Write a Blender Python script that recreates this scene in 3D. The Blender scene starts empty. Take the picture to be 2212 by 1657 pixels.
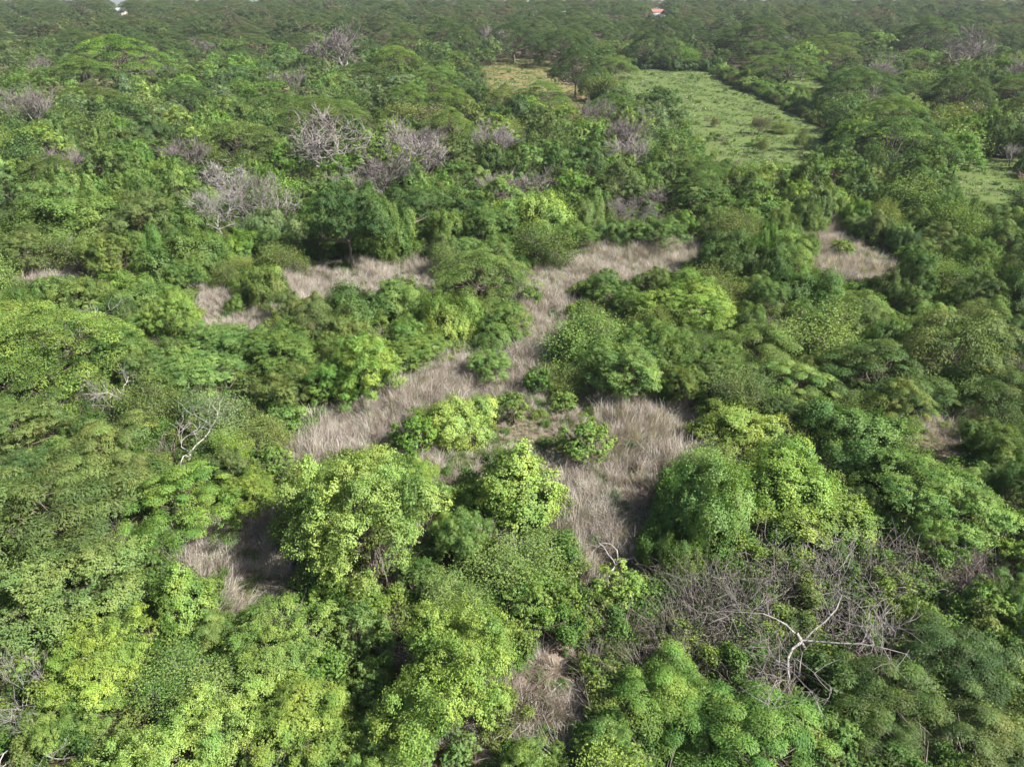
import bpy, math, random
import numpy as np
from mathutils import Vector

rs = np.random.RandomState(11)
random.seed(11)
scene = bpy.context.scene
C = scene.collection

# ------------------------------------------------------------------ camera
CAM_H, PITCH, HFOV = 34.0, math.radians(28.42), math.radians(71.6)
W2, H2 = 2212.0, 1657.0                       # pixel frame used for measurements
F2 = (W2 / 2) / math.tan(HFOV / 2)
cam = bpy.data.cameras.new('camera')
cam.angle = HFOV
cam.clip_start, cam.clip_end = 0.5, 20000
cam_o = bpy.data.objects.new('camera', cam)
cam_o.location = (0, 0, CAM_H)
cam_o.rotation_euler = (math.pi / 2 - PITCH, 0, 0)
C.objects.link(cam_o)
scene.camera = cam_o

# ------------------------------------------------------------------ light
SUN_EL, SUN_AZ = math.radians(42), math.radians(20)     # azimuth measured from +x towards -y
sdir = Vector((math.cos(SUN_EL) * math.cos(SUN_AZ), -math.cos(SUN_EL) * math.sin(SUN_AZ), math.sin(SUN_EL)))
world = bpy.data.worlds.new('World')
scene.world = world
world.use_nodes = True
nt = world.node_tree
nt.nodes.clear()
sky = nt.nodes.new('ShaderNodeTexSky')
sky.sky_type = 'NISHITA'
sky.sun_disc = False
sky.sun_elevation = SUN_EL
sky.sun_rotation = math.atan2(sdir.x, sdir.y)
sky.air_density, sky.dust_density = 1.0, 2.0
bg = nt.nodes.new('ShaderNodeBackground')
bg.inputs['Strength'].default_value = 0.06
wo = nt.nodes.new('ShaderNodeOutputWorld')
nt.links.new(sky.outputs[0], bg.inputs[0])
nt.links.new(bg.outputs[0], wo.inputs[0])
sun = bpy.data.lights.new('sun', 'SUN')
sun.energy = 5.0
sun.angle = math.radians(0.55)
sun.color = (1.0, 0.965, 0.89)
sun_o = bpy.data.objects.new('sun', sun)
sun_o.rotation_euler = sdir.to_track_quat('Z', 'Y').to_euler()
C.objects.link(sun_o)
vs = scene.view_settings
vs.view_transform = 'Standard'
vs.look = 'None'
vs.gamma = 1
vs.exposure = 1.52
cy = scene.cycles
cy.max_bounces = 5
cy.diffuse_bounces = 2
cy.glossy_bounces = 1
cy.transmission_bounces = 3
cy.volume_bounces = 0
cy.caustics_reflective = cy.caustics_refractive = False

# ------------------------------------------------------------------ projection helpers
CP, SP = math.cos(PITCH), math.sin(PITCH)

def terrain(x, y):
    x = np.asarray(x, float); y = np.asarray(y, float)
    t = np.clip((y - 170) / 760, 0, 1)
    rise = 21 * (t * t * (3 - 2 * t) * 0.55 + t * 0.45)
    fall = np.clip((y - 1000) / 900, 0, 1)
    rise = rise - 14 * fall * fall * (3 - 2 * fall)
    f = np.clip(y / 60, 0.15, 1)
    return rise + f * (0.45 * np.sin(x / 31 + 1.3) * np.cos(y / 43) + 0.35 * np.sin(x / 57 - y / 71))

def project(x, y, z):
    dz = z - CAM_H
    depth = y * CP - dz * SP
    up = y * SP + dz * CP
    depth = np.maximum(depth, 0.1)
    return W2 / 2 + F2 * x / depth, H2 / 2 - F2 * up / depth, depth

def ray(px, py):
    a = (px - W2 / 2) / F2
    b = (H2 / 2 - py) / F2
    return np.array([a, CP + b * SP, b * CP - SP])

def unproject(px, py, h=0.0):
    """point where the line of sight meets the ground raised by h"""
    d = ray(px, py)
    s, ds = 5.0, 1.0
    while s < 4000:
        p = d * s
        if CAM_H + p[2] < terrain(p[0], p[1]) + h:
            lo, hi = s - ds, s
            for _ in range(20):
                m = (lo + hi) / 2
                q = d * m
                if CAM_H + q[2] < terrain(q[0], q[1]) + h: hi = m
                else: lo = m
            q = d * hi
            return q[0], q[1], hi
        s += ds
        ds = min(8, 1 + s * 0.005)
    p = d * 1500
    return p[0], p[1], 1500.0

def inpoly(px, py, poly):
    px = np.asarray(px, float); py = np.asarray(py, float)
    r = np.zeros(px.shape, bool)
    n = len(poly)
    for i in range(n):
        x0, y0 = poly[i]; x1, y1 = poly[(i + 1) % n]
        if y0 == y1: continue
        c = ((y0 > py) != (y1 > py)) & (px < (x1 - x0) * (py - y0) / (y1 - y0) + x0)
        r ^= c
    return r

# open ground as seen in the photograph (pixel outlines on the ground)
DRY = {
 'main': [(600,985),(690,915),(830,855),(960,775),(1130,775),(1200,850),(1300,868),(1495,880),(1520,905),(1470,960),(1435,1010),(1415,1110),(1390,1190),(1330,1250),(1250,1230),(1220,1110),(1215,1030),(1120,975),(1000,1015),(960,1000),(850,950),(740,950),(640,1000)],
 'lower_left': [(460,1100),(590,1085),(610,1160),(650,1290),(570,1345),(450,1290),(380,1195)],
 'strip': [(580,568),(760,566),(965,575),(955,625),(860,622),(740,632),(625,625)],
 'strip_left': [(30,560),(300,560),(330,596),(240,600),(60,594)],
 'strip_low': [(385,615),(480,622),(600,650),(560,690),(440,692)],
 'right_path': [(1100,690),(1135,645),(1215,612),(1240,650),(1190,735),(1150,780),(1105,730)],
 'upper_right': [(1110,600),(1200,555),(1300,530),(1530,512),(1530,545),(1380,585),(1270,590),(1180,608)],
 'right_patch': [(1755,482),(1825,480),(1840,530),(1945,535),(1945,578),(1790,582),(1760,545)],
 'shade': [(1925,905),(2060,890),(2150,900),(2110,955),(2030,990),(1985,950)],
 'bottom': [(1120,1370),(1230,1370),(1260,1480),(1270,1560),(1240,1657),(1130,1657),(1115,1500)],
 'bottom_small': [(925,1590),(1060,1610),(1090,1657),(920,1657)],
}
PAST = {
 'pasture': [(1310,150),(1400,147),(1520,152),(1580,185),(1680,228),(1790,285),(1800,325),(1720,345),(1600,350),(1535,320),(1475,262),(1420,225),(1350,195)],
 'far_pasture': [(1645,148),(1725,160),(1812,192),(1797,212),(1700,186)],
 'red_clearing': [(1030,140),(1090,126),(1195,136),(1240,168),(1285,205),(1250,250),(1225,245),(1160,215),(1050,192)],
 'gully_field': [(2045,345),(2100,340),(2212,345),(2212,430),(2100,425),(2050,380)],
 'green_gap': [(1965,187),(2005,184),(2000,204),(1972,204)],
 'far_meadow': [(1285,38),(1330,38),(1345,47),(1300,50)],
 'left_field': [(0,62),(40,66),(70,80),(50,92),(0,95)],
}
CLEAR = list(DRY.values()) + list(PAST.values())

def in_clear(px, py):
    r = np.zeros(np.asarray(px).shape, bool)
    for p in CLEAR: r |= inpoly(px, py, p)
    return r

# ------------------------------------------------------------------ materials
def new_mat(name):
    m = bpy.data.materials.new(name); m.use_nodes = True
    m.node_tree.nodes.clear()
    return m, m.node_tree.nodes, m.node_tree.links

def leaf_material(name, ramp=None, gloss=0.014):
    m, N, L = new_mat(name)
    out = N.new('ShaderNodeOutputMaterial')
    oi = N.new('ShaderNodeObjectInfo')
    at = N.new('ShaderNodeAttribute'); at.attribute_name = 'tint'
    sep = N.new('ShaderNodeSeparateColor')
    L.new(at.outputs['Color'], sep.inputs[0])
    if ramp:
        cr = N.new('ShaderNodeValToRGB')
        cr.color_ramp.interpolation = 'LINEAR'
        els = cr.color_ramp.elements
        while len(els) < len(ramp): els.new(0.5)
        for i, (e, c) in enumerate(zip(els, ramp)):
            e.position = i / (len(ramp) - 1); e.color = (*c, 1)
        L.new(oi.outputs['Random'], cr.inputs[0]); base = cr.outputs[0]
    else:
        base = oi.outputs['Color']
    mul = N.new('ShaderNodeMix'); mul.data_type = 'RGBA'; mul.blend_type = 'MULTIPLY'
    mul.inputs['Factor'].default_value = 1
    comb = N.new('ShaderNodeCombineColor')
    # red follows a warm shift, green the brightness
    mr = N.new('ShaderNodeMath'); mr.operation = 'MULTIPLY'
    L.new(sep.outputs[0], mr.inputs[0]); L.new(sep.outputs[1], mr.inputs[1])
    L.new(mr.outputs[0], comb.inputs[0]); L.new(sep.outputs[0], comb.inputs[1]); L.new(sep.outputs[0], comb.inputs[2])
    L.new(base, mul.inputs[6]); L.new(comb.outputs[0], mul.inputs[7])
    hue = N.new('ShaderNodeMix'); hue.data_type = 'RGBA'      # old and young leaves in one crown
    hue.inputs[6].default_value = (.68, .80, .76, 1); hue.inputs[7].default_value = (1.14, 1.10, 1.0, 1)
    L.new(sep.outputs[2], hue.inputs['Factor'])
    mul2 = N.new('ShaderNodeMix'); mul2.data_type = 'RGBA'; mul2.blend_type = 'MULTIPLY'; mul2.inputs['Factor'].default_value = 1
    L.new(mul.outputs[2], mul2.inputs[6]); L.new(hue.outputs[2], mul2.inputs[7]); mul = mul2
    dif = N.new('ShaderNodeBsdfDiffuse'); tr = N.new('ShaderNodeBsdfTranslucent')
    L.new(mul.outputs[2], dif.inputs[0])
    warm = N.new('ShaderNodeMix'); warm.data_type = 'RGBA'; warm.blend_type = 'MULTIPLY'
    warm.inputs['Factor'].default_value = 1; warm.inputs[7].default_value = (.50, .48, .26, 1)
    L.new(mul.outputs[2], warm.inputs[6]); L.new(warm.outputs[2], tr.inputs[0])
    mx = N.new('ShaderNodeAddShader')          # a leaf passes on about as much light as it reflects
    L.new(dif.outputs[0], mx.inputs[0]); L.new(tr.outputs[0], mx.inputs[1])
    gl = N.new('ShaderNodeBsdfGlossy'); gl.inputs['Roughness'].default_value = 0.6
    gl.inputs['Color'].default_value = (0.8, 0.85, 0.9, 1)
    mg = N.new('ShaderNodeMixShader'); mg.inputs[0].default_value = gloss
    L.new(mx.outputs[0], mg.inputs[1]); L.new(gl.outputs[0], mg.inputs[2])
    L.new(mg.outputs[0], out.inputs[0])
    return m

def bark_material(name):
    m, N, L = new_mat(name)
    out = N.new('ShaderNodeOutputMaterial')
    oi = N.new('ShaderNodeObjectInfo')
    tc = N.new('ShaderNodeTexCoord')
    no = N.new('ShaderNodeTexNoise'); no.inputs['Scale'].default_value = 3; no.inputs['Detail'].default_value = 5
    L.new(tc.outputs['Object'], no.inputs['Vector'])
    mr = N.new('ShaderNodeMapRange'); mr.inputs[1].default_value = .3; mr.inputs[2].default_value = .7
    mr.inputs[3].default_value = .4; mr.inputs[4].default_value = 1.3
    L.new(no.outputs[0], mr.inputs[0])
    mul = N.new('ShaderNodeVectorMath'); mul.operation = 'SCALE'
    L.new(oi.outputs['Color'], mul.inputs[0]); L.new(mr.outputs[0], mul.inputs['Scale'])
    b = N.new('ShaderNodeBsdfPrincipled'); b.inputs['Roughness'].default_value = .85
    L.new(mul.outputs[0], b.inputs['Base Color']); L.new(b.outputs[0], out.inputs[0])
    return m

def ground_material(name, cols, scales=(0.03, 0.25, 2.5), bump=0.3):
    """three noise octaves blending soil / litter / growth colours"""
    m, N, L = new_mat(name)
    out = N.new('ShaderNodeOutputMaterial')
    tc = N.new('ShaderNodeTexCoord')
    prev = None
    for i, s in enumerate(scales):
        no = N.new('ShaderNodeTexNoise'); no.inputs['Scale'].default_value = s
        no.inputs['Detail'].default_value = 6; no.inputs['Roughness'].default_value = .65
        L.new(tc.outputs['Object'], no.inputs['Vector'])
        mr = N.new('ShaderNodeMapRange'); mr.inputs[1].default_value = .42; mr.inputs[2].default_value = .58
        L.new(no.outputs[0], mr.inputs[0])
        mx = N.new('ShaderNodeMix'); mx.data_type = 'RGBA'
        L.new(mr.outputs[0], mx.inputs['Factor'])
        if prev is None: mx.inputs[6].default_value = (*cols[0], 1)
        else: L.new(prev, mx.inputs[6])
        mx.inputs[7].default_value = (*cols[i + 1], 1)
        prev = mx.outputs[2]
        last = no
    b = N.new('ShaderNodeBsdfPrincipled'); b.inputs['Roughness'].default_value = .95
    b.inputs['Specular IOR Level'].default_value = .1
    bp = N.new('ShaderNodeBump'); bp.inputs['Strength'].default_value = bump; bp.inputs['Distance'].default_value = .3
    L.new(last.outputs[0], bp.inputs['Height']); L.new(bp.outputs[0], b.inputs['Normal'])
    L.new(prev, b.inputs['Base Color']); L.new(b.outputs[0], out.inputs[0])
    return m

LEAF = leaf_material('leaf')
BARK = bark_material('bark')
COL = {   # leaf reflectance per kind of foliage
 'lime': (0.177,.235,0.056), 'bright': (0.140,.200,0.044), 'fresh': (0.115,.176,0.047), 'vivid': (0.095,.164,0.031),
 'mid': (0.087,.134,0.034), 'deep': (0.060,.098,0.028), 'blue': (0.072,.118,0.042), 'olive': (0.109,.145,0.040),
 'pale': (.118,.165,.046), 'moss': (0.089,.120,0.035), 'dusk': (0.047,.076,0.026), 'mustard': (0.154,.172,0.047),
 'greygreen': (0.099,.138,0.057), 'brown': (0.107,.110,0.057),
}
BARKC = {'brown': (.13,.10,.08), 'grey': (.205,.18,.168), 'white': (.36,.335,.305), 'mauve': (.165,.138,.130), 'ash': (.28,.255,.24)}

# ------------------------------------------------------------------ mesh helpers
def mesh_from(name, V, F, mat, tint=None):
    V = np.ascontiguousarray(V, np.float32); F = np.ascontiguousarray(F, np.int32)
    me = bpy.data.meshes.new(name)
    k = F.shape[1]
    me.vertices.add(len(V)); me.vertices.foreach_set('co', V.ravel())
    me.loops.add(F.size); me.loops.foreach_set('vertex_index', F.ravel())
    me.polygons.add(len(F)); me.polygons.foreach_set('loop_start', np.arange(0, F.size, k, dtype=np.int32))
    me.update(calc_edges=True)
    if tint is not None:
        a = me.attributes.new('tint', 'FLOAT_COLOR', 'FACE')
        a.data.foreach_set('color', np.ascontiguousarray(tint, np.float32).ravel())
    if mat: me.materials.append(mat)
    return me

def unit(v):
    return v / np.maximum(np.linalg.norm(v, axis=-1, keepdims=True), 1e-6)

HUE = dict(a=None)
def leaves(P, Nn, size, aspect, var, warm, along=None, age=None):
    n = len(P)
    if age is None:                            # patches of older and younger leaves through the crown
        if HUE['a'] is None: HUE['a'] = (rs.normal(size=(3, 2)) * .8, rs.uniform(0, 6.28, 2))
        f_, p_ = HUE['a']
        age = np.clip(.55 + .3 * np.sin(P @ f_ + p_).sum(1) + rs.normal(size=n) * .16, 0, 1)
    Nn = unit(Nn)
    t = along if along is not None else rs.normal(size=(n, 3))
    t = unit(t - (t * Nn).sum(1, keepdims=True) * Nn)
    b = np.cross(Nn, t)
    s = np.asarray(size).reshape(-1, 1) * np.ones((n, 1))
    fold = Nn * s * .13
    V = np.stack([P - t * s * .5, P + b * s * aspect * .5 + fold, P + t * s * .5 - fold * .6, P - b * s * aspect * .5 + fold], 1).reshape(-1, 3)
    F = np.arange(4 * n).reshape(n, 4)
    tint = np.stack([var, warm, age, np.ones(n)], 1)
    return V, F, tint

def cat(parts):
    V, F, T, o = [], [], [], 0
    for v, f, t in parts:
        V.append(v); F.append(f + o); T.append(t); o += len(v)
    return np.concatenate(V), np.concatenate(F), np.concatenate(T)

def sph(n, zmin=-.5):
    z = rs.uniform(zmin, 1, n); a = rs.uniform(0, 2 * math.pi, n); r = np.sqrt(1 - z * z)
    return np.stack([r * np.cos(a), r * np.sin(a), z], 1)

class Tubes:
    def __init__(self): self.V = []; self.F = []; self.o = 0
    def add(self, pts, rad, k=5):
        pts = np.asarray(pts, float); rad = np.asarray(rad, float)
        n = len(pts)
        d = unit(np.gradient(pts, axis=0))
        ref = np.array([0.3, 0.2, 1.0]) if abs(d[0][2]) < .8 * 1 else np.array([1.0, 0.2, 0])
        u = unit(np.cross(d, ref)); w = np.cross(d, u)
        a = np.arange(k) * 2 * math.pi / k
        ring = pts[:, None, :] + rad[:, None, None] * (np.cos(a)[None, :, None] * u[:, None, :] + np.sin(a)[None, :, None] * w[:, None, :])
        i = np.arange(n - 1)[:, None] * k; j = np.arange(k)[None, :]; j2 = (j + 1) % k
        f = np.stack([i + j, i + j2, i + k + j2, i + k + j], -1).reshape(-1, 4) + self.o
        self.V.append(ring.reshape(-1, 3)); self.F.append(f); self.o += n * k
    def mesh(self, name, mat=None):
        return mesh_from(name, np.concatenate(self.V), np.concatenate(self.F), mat or BARK)

def limb(p0, p1, bend=.15, n=5):
    p0 = np.asarray(p0, float); p1 = np.asarray(p1, float)
    t = np.linspace(0, 1, n)[:, None]
    L_ = np.linalg.norm(p1 - p0)
    off = rs.normal(size=3) * bend * L_ * .5; off[2] = -abs(off[2]) * .4
    p = p0 + (p1 - p0) * t + off * (4 * t * (1 - t))
    p[1:-1] += rs.normal(size=(n - 2, 3)) * L_ * .025
    return p

def trunk_to(clumps, H, r0, nl=10, fork=.35, lean=0.4):
    """trunk with limbs that end inside the foliage clumps"""
    T = Tubes()
    fk = np.array([rs.normal() * lean, rs.normal() * lean, H * fork])
    tp = limb((0, 0, -.4), fk, .06)
    T.add(tp, np.linspace(r0 * 1.15, r0 * .75, len(tp)), 7)
    idx = rs.choice(len(clumps), min(nl, len(clumps)), replace=False)
    for i in idx:
        p = limb(fk, clumps[i], .22, 6)
        T.add(p, np.linspace(r0 * .5, r0 * .08, 6), 5)
        for q in range(2):
            k = rs.randint(2, 5)
            c2 = clumps[rs.randint(len(clumps))]
            e = p[k] + (c2 - p[k]) * min(1, .35 * np.linalg.norm(clumps[i]) / max(.1, np.linalg.norm(c2 - p[k])))
            pp = limb(p[k], e, .2, 4)
            T.add(pp, np.linspace(r0 * .2, r0 * .04, 4), 4)
    return T

# --- foliage prototypes: each gives dict(parts=[(name, mesh, colourkind)], W, H)
def lobes_of(R, Hc, k, z0):
    L_ = [(np.array([rs.normal() * .16 * R, rs.normal() * .16 * R, z0 + Hc * .48]), np.array([R * .58, R * .58, Hc * .44]))]
    for i in range(k):
        a = 2 * math.pi * (i + rs.uniform(-.45, .45)) / k
        rr = R * rs.uniform(.38, .72); s = rs.uniform(.24, .5)
        hz = rs.uniform(.22, .46)
        L_.append((np.array([math.cos(a) * rr, math.sin(a) * rr, z0 + Hc * rs.uniform(.2, .95 - hz)]), np.array([R * s * rs.uniform(.8, 1.2), R * s * rs.uniform(.8, 1.2), Hc * hz])))
    for i in range(2):                          # a top shoot or two that breaks the dome
        a = rs.uniform(0, 6.283); rr = R * rs.uniform(0, .4)
        L_.append((np.array([math.cos(a) * rr, math.sin(a) * rr, z0 + Hc * rs.uniform(.75, .92)]), np.array([R * .24, R * .24, Hc * rs.uniform(.13, .22)])))
    return L_

def fib(n, zmin):
    i = np.arange(n) + .5
    z = zmin + (1 - zmin) * i / n; a = i * 2.39996 + rs.uniform(0, 6.28); q = np.sqrt(1 - z * z)
    return unit(np.stack([q * np.cos(a), q * np.sin(a), z], 1) + rs.normal(size=(n, 3)) * .9 / math.sqrt(n))

def clumps_on(L_, n, zmin=-.35, inset=.9):
    cs, us = [], []
    wts = np.array([r[0] * r[2] for _, r in L_]); wts /= wts.sum()
    for (c, r), w in zip(L_, wts):
        m = max(4, int(n * w))
        u = fib(m, zmin)
        p = c + u * r * rs.uniform(inset - .26, inset + .26, (m, 1))
        ok = rs.uniform(size=m) > .18
        for c2, r2 in L_:
            if c2 is c: continue
            ok &= (((p - c2) / r2) ** 2).sum(1) > .5
        cs.append(p[ok]); us.append(u[ok])
    cs, us = np.concatenate(cs), np.concatenate(us)
    R = np.abs(cs[:, :2]).max(); f = rs.normal(size=(3, 3)) * 2.2 / R; ph = rs.uniform(0, 6.28, 3)
    cs = cs + np.sin(cs @ f + ph) * R * .09      # no crown is a true dome
    return cs, us

def broad(R=5.0, Hc=6.0, clear=1.6, nc=110, nl=380, ls=.22, cr=.95, zmin=-.35):
    L_ = lobes_of(R, Hc, rs.randint(4, 7), clear)
    cs, us = clumps_on(L_, nc, zmin)
    parts = []
    for c, u in zip(cs, us):
        n = int(nl * rs.uniform(.6, 1.25))
        ns = max(5, n // 24)
        ds = unit(sph(ns, -.6) + u * .5)
        rad = cr * rs.uniform(.5, 1.3) * np.array([1, 1, .8])
        S = c + ds * rad * rs.uniform(.4, 1.4, (ns, 1))
        i = rs.randint(0, ns, n); d = ds[i]
        P = S[i] + rs.normal(size=(n, 3)) * cr * .14 * np.array([1, 1, .7])
        Nn = d * .8 + np.array([0, 0, .42]) + rs.normal(size=(n, 3)) * .3
        cv = rs.uniform(.85, 1.15) * rs.uniform(.85, 1.15, ns)[i]; cw = rs.uniform(.92, 1.08)
        var = cv * rs.uniform(.87, 1.13, n); wm = cw * rs.uniform(.9, 1.1, n)
        parts.append(leaves(P, Nn, ls * rs.uniform(.7, 1.3, n), .62, var, wm))
    V, F, T = cat(parts)
    crown = mesh_from('crown', V, F, LEAF, T)
    tr = trunk_to(cs, clear + Hc, .16 * R / 5 + .04, 14).mesh('trunk')
    return dict(parts=[('trunk', tr, 'bark'), ('crown', crown, 'leaf')], W=2 * R, H=clear + Hc)

def mound(R=4.0, Hc=4.2, n=26000, ls=.2, steep=0.0, k=None):
    """shrub or small tree wholly draped in vines, leaves down to the ground"""
    L_ = lobes_of(R, Hc, k or rs.randint(3, 6), -.1 * Hc)
    if steep:
        L_ = [(np.array([0, 0, Hc * .12]), np.array([R * 1.0, R * 1.0, Hc * .30])), (np.array([.08 * R, 0, Hc * .36]), np.array([R * .7, R * .7, Hc * .30])), (np.array([0, .05 * R, Hc * .60]), np.array([R * .45, R * .45, Hc * .26])), (np.array([0, 0, Hc * .82]), np.array([R * .22, R * .22, Hc * .2]))]
    cs, us = clumps_on(L_, 150, -.6, .94)
    ok = cs[:, 2] > .15; cs, us = cs[ok], us[ok]
    m = n // len(cs)
    parts = []
    for c, u in zip(cs, us):
        ns = max(4, m // 18)
        ds = unit(sph(ns, -.8) + u * .8); rad = R * .2 * rs.uniform(.7, 1.35)
        S = c + ds * rad * rs.uniform(.3, 1.2, (ns, 1)) * np.array([1, 1, 1.15])
        i = rs.randint(0, ns, m); d = ds[i]
        P = S[i] + rs.normal(size=(m, 3)) * R * .036
        P[:, 2] = np.maximum(P[:, 2], .05)
        Nn = u * .6 + d * .6 + np.array([0, 0, .3]) + rs.normal(size=(m, 3)) * .28
        cv = rs.uniform(.86, 1.14) * rs.uniform(.85, 1.15, ns)[i]; cw = rs.uniform(.92, 1.08)
        parts.append(leaves(P, Nn, ls * rs.uniform(.7, 1.3, m), .75, cv * rs.uniform(.86, 1.14, m), cw * rs.uniform(.9, 1.1, m)))
    V, F, T = cat(parts)
    crown = mesh_from('crown', V, F, LEAF, T)
    tr = trunk_to(cs, Hc, .1 * R / 4 + .03, 12, .2).mesh('trunk')
    return dict(parts=[('trunk', tr, 'bark'), ('crown', crown, 'leaf')], W=2 * R, H=Hc)

def umbrella(R=13.0, H=14.0, npl=68, nl=400, ls=.31):
    """wide flat-domed rain tree with plates of fine foliage"""
    parts, cs = [], []
    ph = rs.uniform(0, 6.28, 3)
    for i in range(npl):
        r = R * math.sqrt((i + .5) / npl) * rs.uniform(.93, 1.05)
        a = i * 2.39996 + rs.normal() * .12
        edge = 1 + .13 * math.sin(2 * a + ph[0]) + .1 * math.sin(3 * a + ph[1]) + .06 * math.sin(5 * a + ph[2])
        q = r / R
        z = H * (1 - .55 * q ** 2.2) - rs.choice([0, .05, .13]) * H
        c = np.array([r * edge * math.cos(a), r * edge * math.sin(a), z - .6])
        rad = R * rs.uniform(.12, .2)
        n = int(nl * (rad / (R * .16)) ** 2)
        th = rs.uniform(0, 6.283, n); rr = np.sqrt(rs.uniform(0, 1, n))
        dome = .5 * (1 - rr ** 2)
        tilt = q * .55
        lx = rr * np.cos(th) * rad; ly = rr * np.sin(th) * rad
        radial = lx * math.cos(a) + ly * math.sin(a)
        P = c + np.stack([lx, ly, dome * rad * .5 - radial * tilt * .7 + rs.normal(size=n) * .12], 1)
        Nn = np.stack([lx / rad * .35, ly / rad * .35, np.ones(n)], 1) + rs.normal(size=(n, 3)) * .25
        cv = rs.uniform(.8, 1.2)
        parts.append(leaves(P, Nn, ls * rs.uniform(.6, 1.35, n), .55, cv * rs.uniform(.78, 1.22, n), rs.uniform(.88, 1.15, n)))
        cs.append(c)
    cs = np.array(cs)
    # skirt of drooping foliage below the rim
    for i in range(26):
        a = rs.uniform(0, 6.283); r = R * rs.uniform(.72, .98)
        c = np.array([r * math.cos(a), r * math.sin(a), H * rs.uniform(.28, .5)])
        n = int(nl * .6); d = sph(n, -.6)
        P = c + d * np.array([R * .13, R * .13, R * .09])
        parts.append(leaves(P, d * .5 + np.array([0, 0, .6]) + rs.normal(size=(n, 3)) * .4, ls * rs.uniform(.6, 1.3, n), .55, rs.uniform(.7, 1.2, n), rs.uniform(.9, 1.1, n)))
    V, F, T = cat(parts)
    crown = mesh_from('crown', V, F, LEAF, T)
    tr = trunk_to(cs - [0, 0, .5], H, R * .042, 22, .26, .6).mesh('trunk')
    return dict(parts=[('trunk', tr, 'bark'), ('crown', crown, 'leaf')], W=2 * R, H=H)

def feathery(R=4.6, H=5.6, npl=120, nl=330, ls=.26):
    """fine-leaved thorn tree: many small sprays of narrow leaves"""
    parts, cs = [], []
    cc, uu = clumps_on(lobes_of(R, H, rs.randint(5, 8), -.02 * H), int(npl * 1.15), -.4, .88)
    for c, u in zip(cc, uu):
        c[2] = max(c[2], .5)
        n = int(nl * rs.uniform(.6, 1.3))
        rad = R * rs.uniform(.11, .26)
        th = rs.uniform(0, 6.283, n); rr = np.sqrt(rs.uniform(0, 1, n))
        l = np.stack([rr * np.cos(th), rr * np.sin(th), rs.normal(size=n) * .09 - .28 * rr ** 2], 1)
        tilt = np.array([u[0], u[1], 0]) * .5
        P = c + l * rad; P[:, 2] -= (l @ tilt) * rad
        Nn = np.array([0, 0, .9]) + l * .9 + u * .3 + rs.normal(size=(n, 3)) * .36
        al = l * [1, 1, .3] + rs.normal(size=(n, 3)) * .3
        cv = rs.uniform(.8, 1.2); cw = rs.uniform(.88, 1.15)
        parts.append(leaves(P, Nn, ls * rs.uniform(.6, 1.4, n), .3, cv * rs.uniform(.85, 1.15, n), cw * rs.uniform(.92, 1.1, n), al))
        cs.append(c)
    cs = np.array(cs)
    V, F, T = cat(parts)
    crown = mesh_from('crown', V, F, LEAF, T)
    tr = trunk_to(cs, H, .11, 26, .25, .3).mesh('trunk')
    return dict(parts=[('trunk', tr, 'bark'), ('crown', crown, 'leaf')], W=2 * R, H=H)

def skeleton(H, spread, levels, nch, r0, twig, up=.35, wob=.18, lead=.3):
    """recursive bare tree; returns (trunk tubes, twig tubes, twig tips)"""
    A, B, tips = Tubes(), Tubes(), []
    def grow(p, d, L_, r, lv):
        n = 5 if lv < 2 else 3
        pts = [p]; dd = d.copy()
        for i in range(n - 1):
            dd = unit(dd + rs.normal(size=3) * wob * (1.3 if lv else .5) + np.array([0, 0, up * .18]))
            pts.append(pts[-1] + dd * L_ / (n - 1))
        pts = np.array(pts)
        re = max(r * .5, twig * .6)
        (A if lv <= 1 else B).add(pts, np.linspace(r, re, n), 6 if lv <= 1 else 3)
        if lv == levels:
            tips.append(pts[-1]); return
        k = nch[lv]
        for j in range(k):
            t = rs.uniform(.35, 1) if (j and lv) else 1.0
            if lv == 0: t = rs.uniform(.7, 1)
            q = np.array([np.interp(t * (n - 1), np.arange(n), pts[:, a]) for a in range(3)])
            s = unit(rs.normal(size=3)); 
            if lv == 0:
                a = 2 * math.pi * (j + rs.uniform(-.3, .3)) / k
                s = np.array([math.cos(a), math.sin(a), 0])
            nd = unit(dd * (.75 if lv else .55) + s * spread * (1.0 if lv else 1.0) + np.array([0, 0, up * .4]))
            grow(q, nd, L_ * rs.uniform(.55, .85) * (1.0 if lv else 1.5), max(re * rs.uniform(.6, .9), twig), lv + 1)
    grow(np.array([0, 0, -.3]), unit(np.array([rs.normal() * .1, rs.normal() * .1, 1])), H * lead, r0, 0)
    return A, B, np.array(tips)

def norm_dims(meshes):
    pts = []
    for me in meshes:
        v = np.empty(len(me.vertices) * 3, np.float32); me.vertices.foreach_get('co', v); pts.append(v.reshape(-1, 3))
    v = np.concatenate(pts)
    w = (np.percentile(v[:, 0], 98) - np.percentile(v[:, 0], 2) + np.percentile(v[:, 1], 98) - np.percentile(v[:, 1], 2)) / 2
    return float(w), float(np.percentile(v[:, 2], 99.5))

def bare(H=8, spread=.75, levels=4, nch=(5, 4, 5, 5), r0=.2, twig=.018, up=.45, wob=.16, lead=.3):
    A, B, tips = skeleton(H, spread, levels, nch, r0, twig, up, wob, lead)
    a, b = A.mesh('trunk'), B.mesh('twig_crown')
    w, h = norm_dims([a, b])
    return dict(parts=[('trunk', a, 'bark'), ('twig_crown', b, 'twig')], W=w, H=h)

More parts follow.
